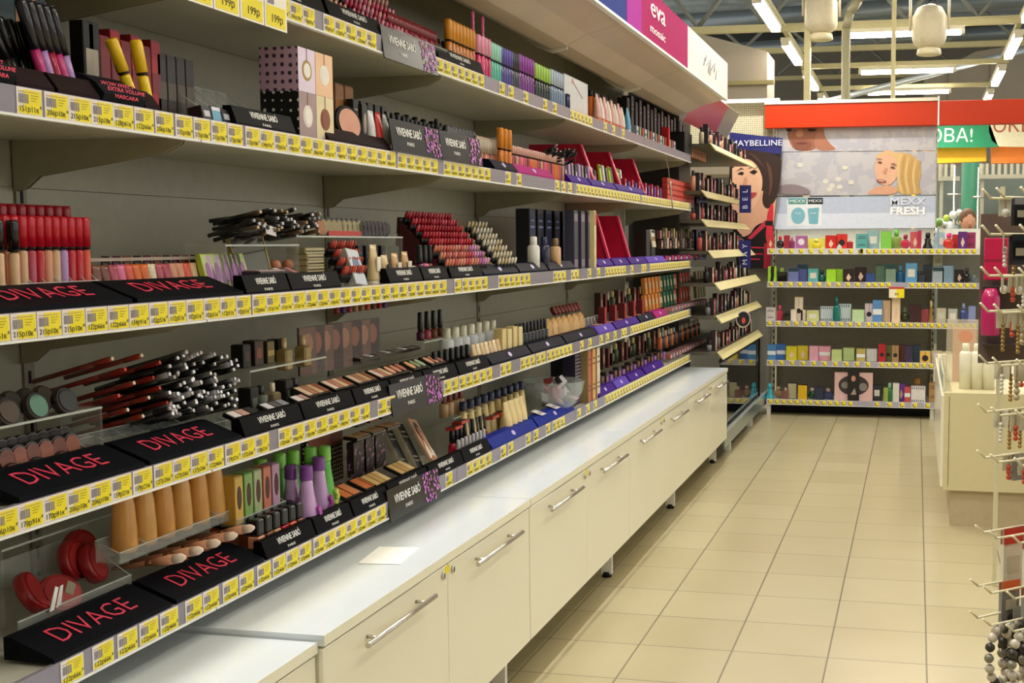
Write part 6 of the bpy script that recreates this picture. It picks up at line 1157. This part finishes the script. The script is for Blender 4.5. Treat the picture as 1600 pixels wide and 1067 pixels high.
def bagpack(c1, c2, w_, h_): return H([('pack', MB().box(-w_/2, w_/2, -.004, .004, -h_, 0, M(c1))), ('header_card', MB().box(-w_/2, w_/2, -.0048, .0048, -h_*.25, 0, M(c2))), ('print', MB().box(-w_*.3, w_*.3, -.0052, -.0048, -h_*.7, -h_*.45, M('#c8c0a8')))])
def chain():
    b = MB(); c = M('#8c8878', .4, .3)
    for i in range(16):
        a = 2*PI*i/16; b.ball(.028*math.cos(a), 0, -.06 + .052*math.sin(a), .009, [c, M('#c0b8a8', .3), M('#d0c8b8', .3), M('#38342c')][i % 4], seg=8)
    return H([('bead_ring', b), ('tie', MB().rod((0,0,0), (0,0,-.01), .0015, BLKM))])
def band(c1, c2):
    b = MB()
    for i in range(18):
        a = 2*PI*i/18; b.ball(.03*math.cos(a), 0, -.05 + .045*math.sin(a), .0095, M(c1 if i % 2 else c2, .9), seg=8)
    return H([('ruffle', b), ('label_card', MB().box(-.015, .015, -.012, -.011, -.02, .01, M('#b8b4a8')))])
ES = [earring(PEARL, .006, 1), earring(PEARL, .004, 5), earring(GOLD, .004, 7), earring(M('#c84c30', .3), .005, 3), earring(M('#b8a888', .3), .006, 4), earring(PEARL, .008, 1)]
BK = [bagpack('#141418', '#1c1c22', .035, .055), bagpack('#1a1a1e', '#8c8c90', .03, .05)]
random.seed(91)
wt = {0: 'topmost', 1: 'second', 2: 'third', 3: 'fourth', 4: 'fifth', 5: 'sixth', 6: 'seventh', 7: 'eighth', 8: 'ninth', 9: 'lowest'}
for hk in HK:
    zi, si = hk[2], hk[3]
    if zi in (0, 1) and si != 2:
        for f in (.25, .5, .75): hang('clip_pack', BK[(zi+si) % 2], hk, f, 'black hair clip pack on the %s hooks of the right stand' % wt[zi], 'pack', 'black packs on the %s hooks' % wt[zi], .7)
    elif zi < 6:
        for f in (.15, .35, .55, .72): 
            k_ = random.randrange(6); hang('earring', ES[k_], hk, f, '%s earring on the %s hooks of the right stand' % (['single pearl','pearl string','gold bead','red bead','beige bead','large pearl'][k_], wt[zi]), 'earring', '%s earrings on the %s hooks' % (k_, wt[zi]), random.uniform(0, 1.5), .002)
    elif zi in (6,):
        hang('grey_pouch', bagpack('#8c8a84', '#a8a498', .035, .05), hk, .35, 'grey pouch hanging on the seventh hooks of the right stand', 'pouch', 'grey pouches', .7)
        hang('earring', ES[3], hk, .55, 'red bead earring on the seventh hooks of the right stand', 'earring', 'red earrings seventh', .7)
    elif zi == 7: hang('hair_tie_card', bagpack('#dcd8c8', '#c83a28', .05, .12), hk, .25 + .1*si, 'white card with red top on the eighth hooks of the right stand', 'card', 'white cards with red tops', .7)
    elif zi == 8: hang('hair_tie_card', bagpack('#8c8c88', '#e8743c', .045, .08), hk, .25 + .1*si, 'grey pack with orange top on the ninth hooks of the right stand', 'pack', 'grey packs with orange tops', .7)
    else:
        if si < 2: hang('beaded_bracelet', chain(), hk, .85, ['beaded bracelet at the tip of the lowest left hook','beaded bracelet at the tip of the lowest middle hook'][si], 'bracelet', None, .8); hang('beaded_bracelet', chain(), hk, .6, ['second beaded bracelet on the lowest left hook','second beaded bracelet on the lowest middle hook'][si], 'bracelet', None, .5)
        for f in (.35, .15): hang('hair_band', band('#4a3c30', '#2c241e'), hk, f, 'brown ruffled hair band on the lowest hooks of the right stand', 'hair band', 'brown hair bands', .7)
# pink packages behind the stand
for i, (x0, x1, y0, y1, c_, lb) in enumerate(((1539, 1574, 372, 438, '#c0184c', 'upper raspberry pink box on the far right rack'), (1534, 1562, 450, 524, '#b0205c', 'lower magenta cylinder box on the far right rack'))):
    Y = 4.4; X0, Z1 = atY(x0, y0, Y); X1, Z0 = atY(x1, y1, Y)
    t = thing('pink_package', lb, 'package', ((X0+X1)/2, Y, Z0)); w_ = X1 - X0; h_ = Z1 - Z0
    if i == 0: part('box', MB().box(-w_/2, w_/2, 0, .05, 0, h_, gloss(c_), ch=.003), t); part('band', MB().box(-w_/2, w_/2, -.001, 0, h_*.45, h_*.5, M('#8c1038')), t)
    else: part('cylinder', MB().lathe([(w_*.48, 0), (w_*.5, .005), (w_*.5, h_*.8), (w_*.3, h_)], gloss(c_), seg=20), t); part('side_box', MB().box(-w_*.5, -w_*.2, .03, .06, 0, h_*.95, gloss('#8c1848')), t)
t = thing('accessory_rack', 'narrow cream rack panel carrying the pink packages at right', 'stand', (atY(1575, 420, 4.5)[0], 4.5, 0)); part('panel', MB().box(-.10, .12, 0, .02, .85, 1.40, M('#5c4c44', .5)), t); part('post', MB().box(-.03, -.015, .02, .05, 0, 1.5, M('#cfc8a8')), t)
for i, z in enumerate((1.135, .925)): part('shelf_peg', MB().box(-.09, .06, -.11, 0, z, z + .006, M('#3c3030')), t)
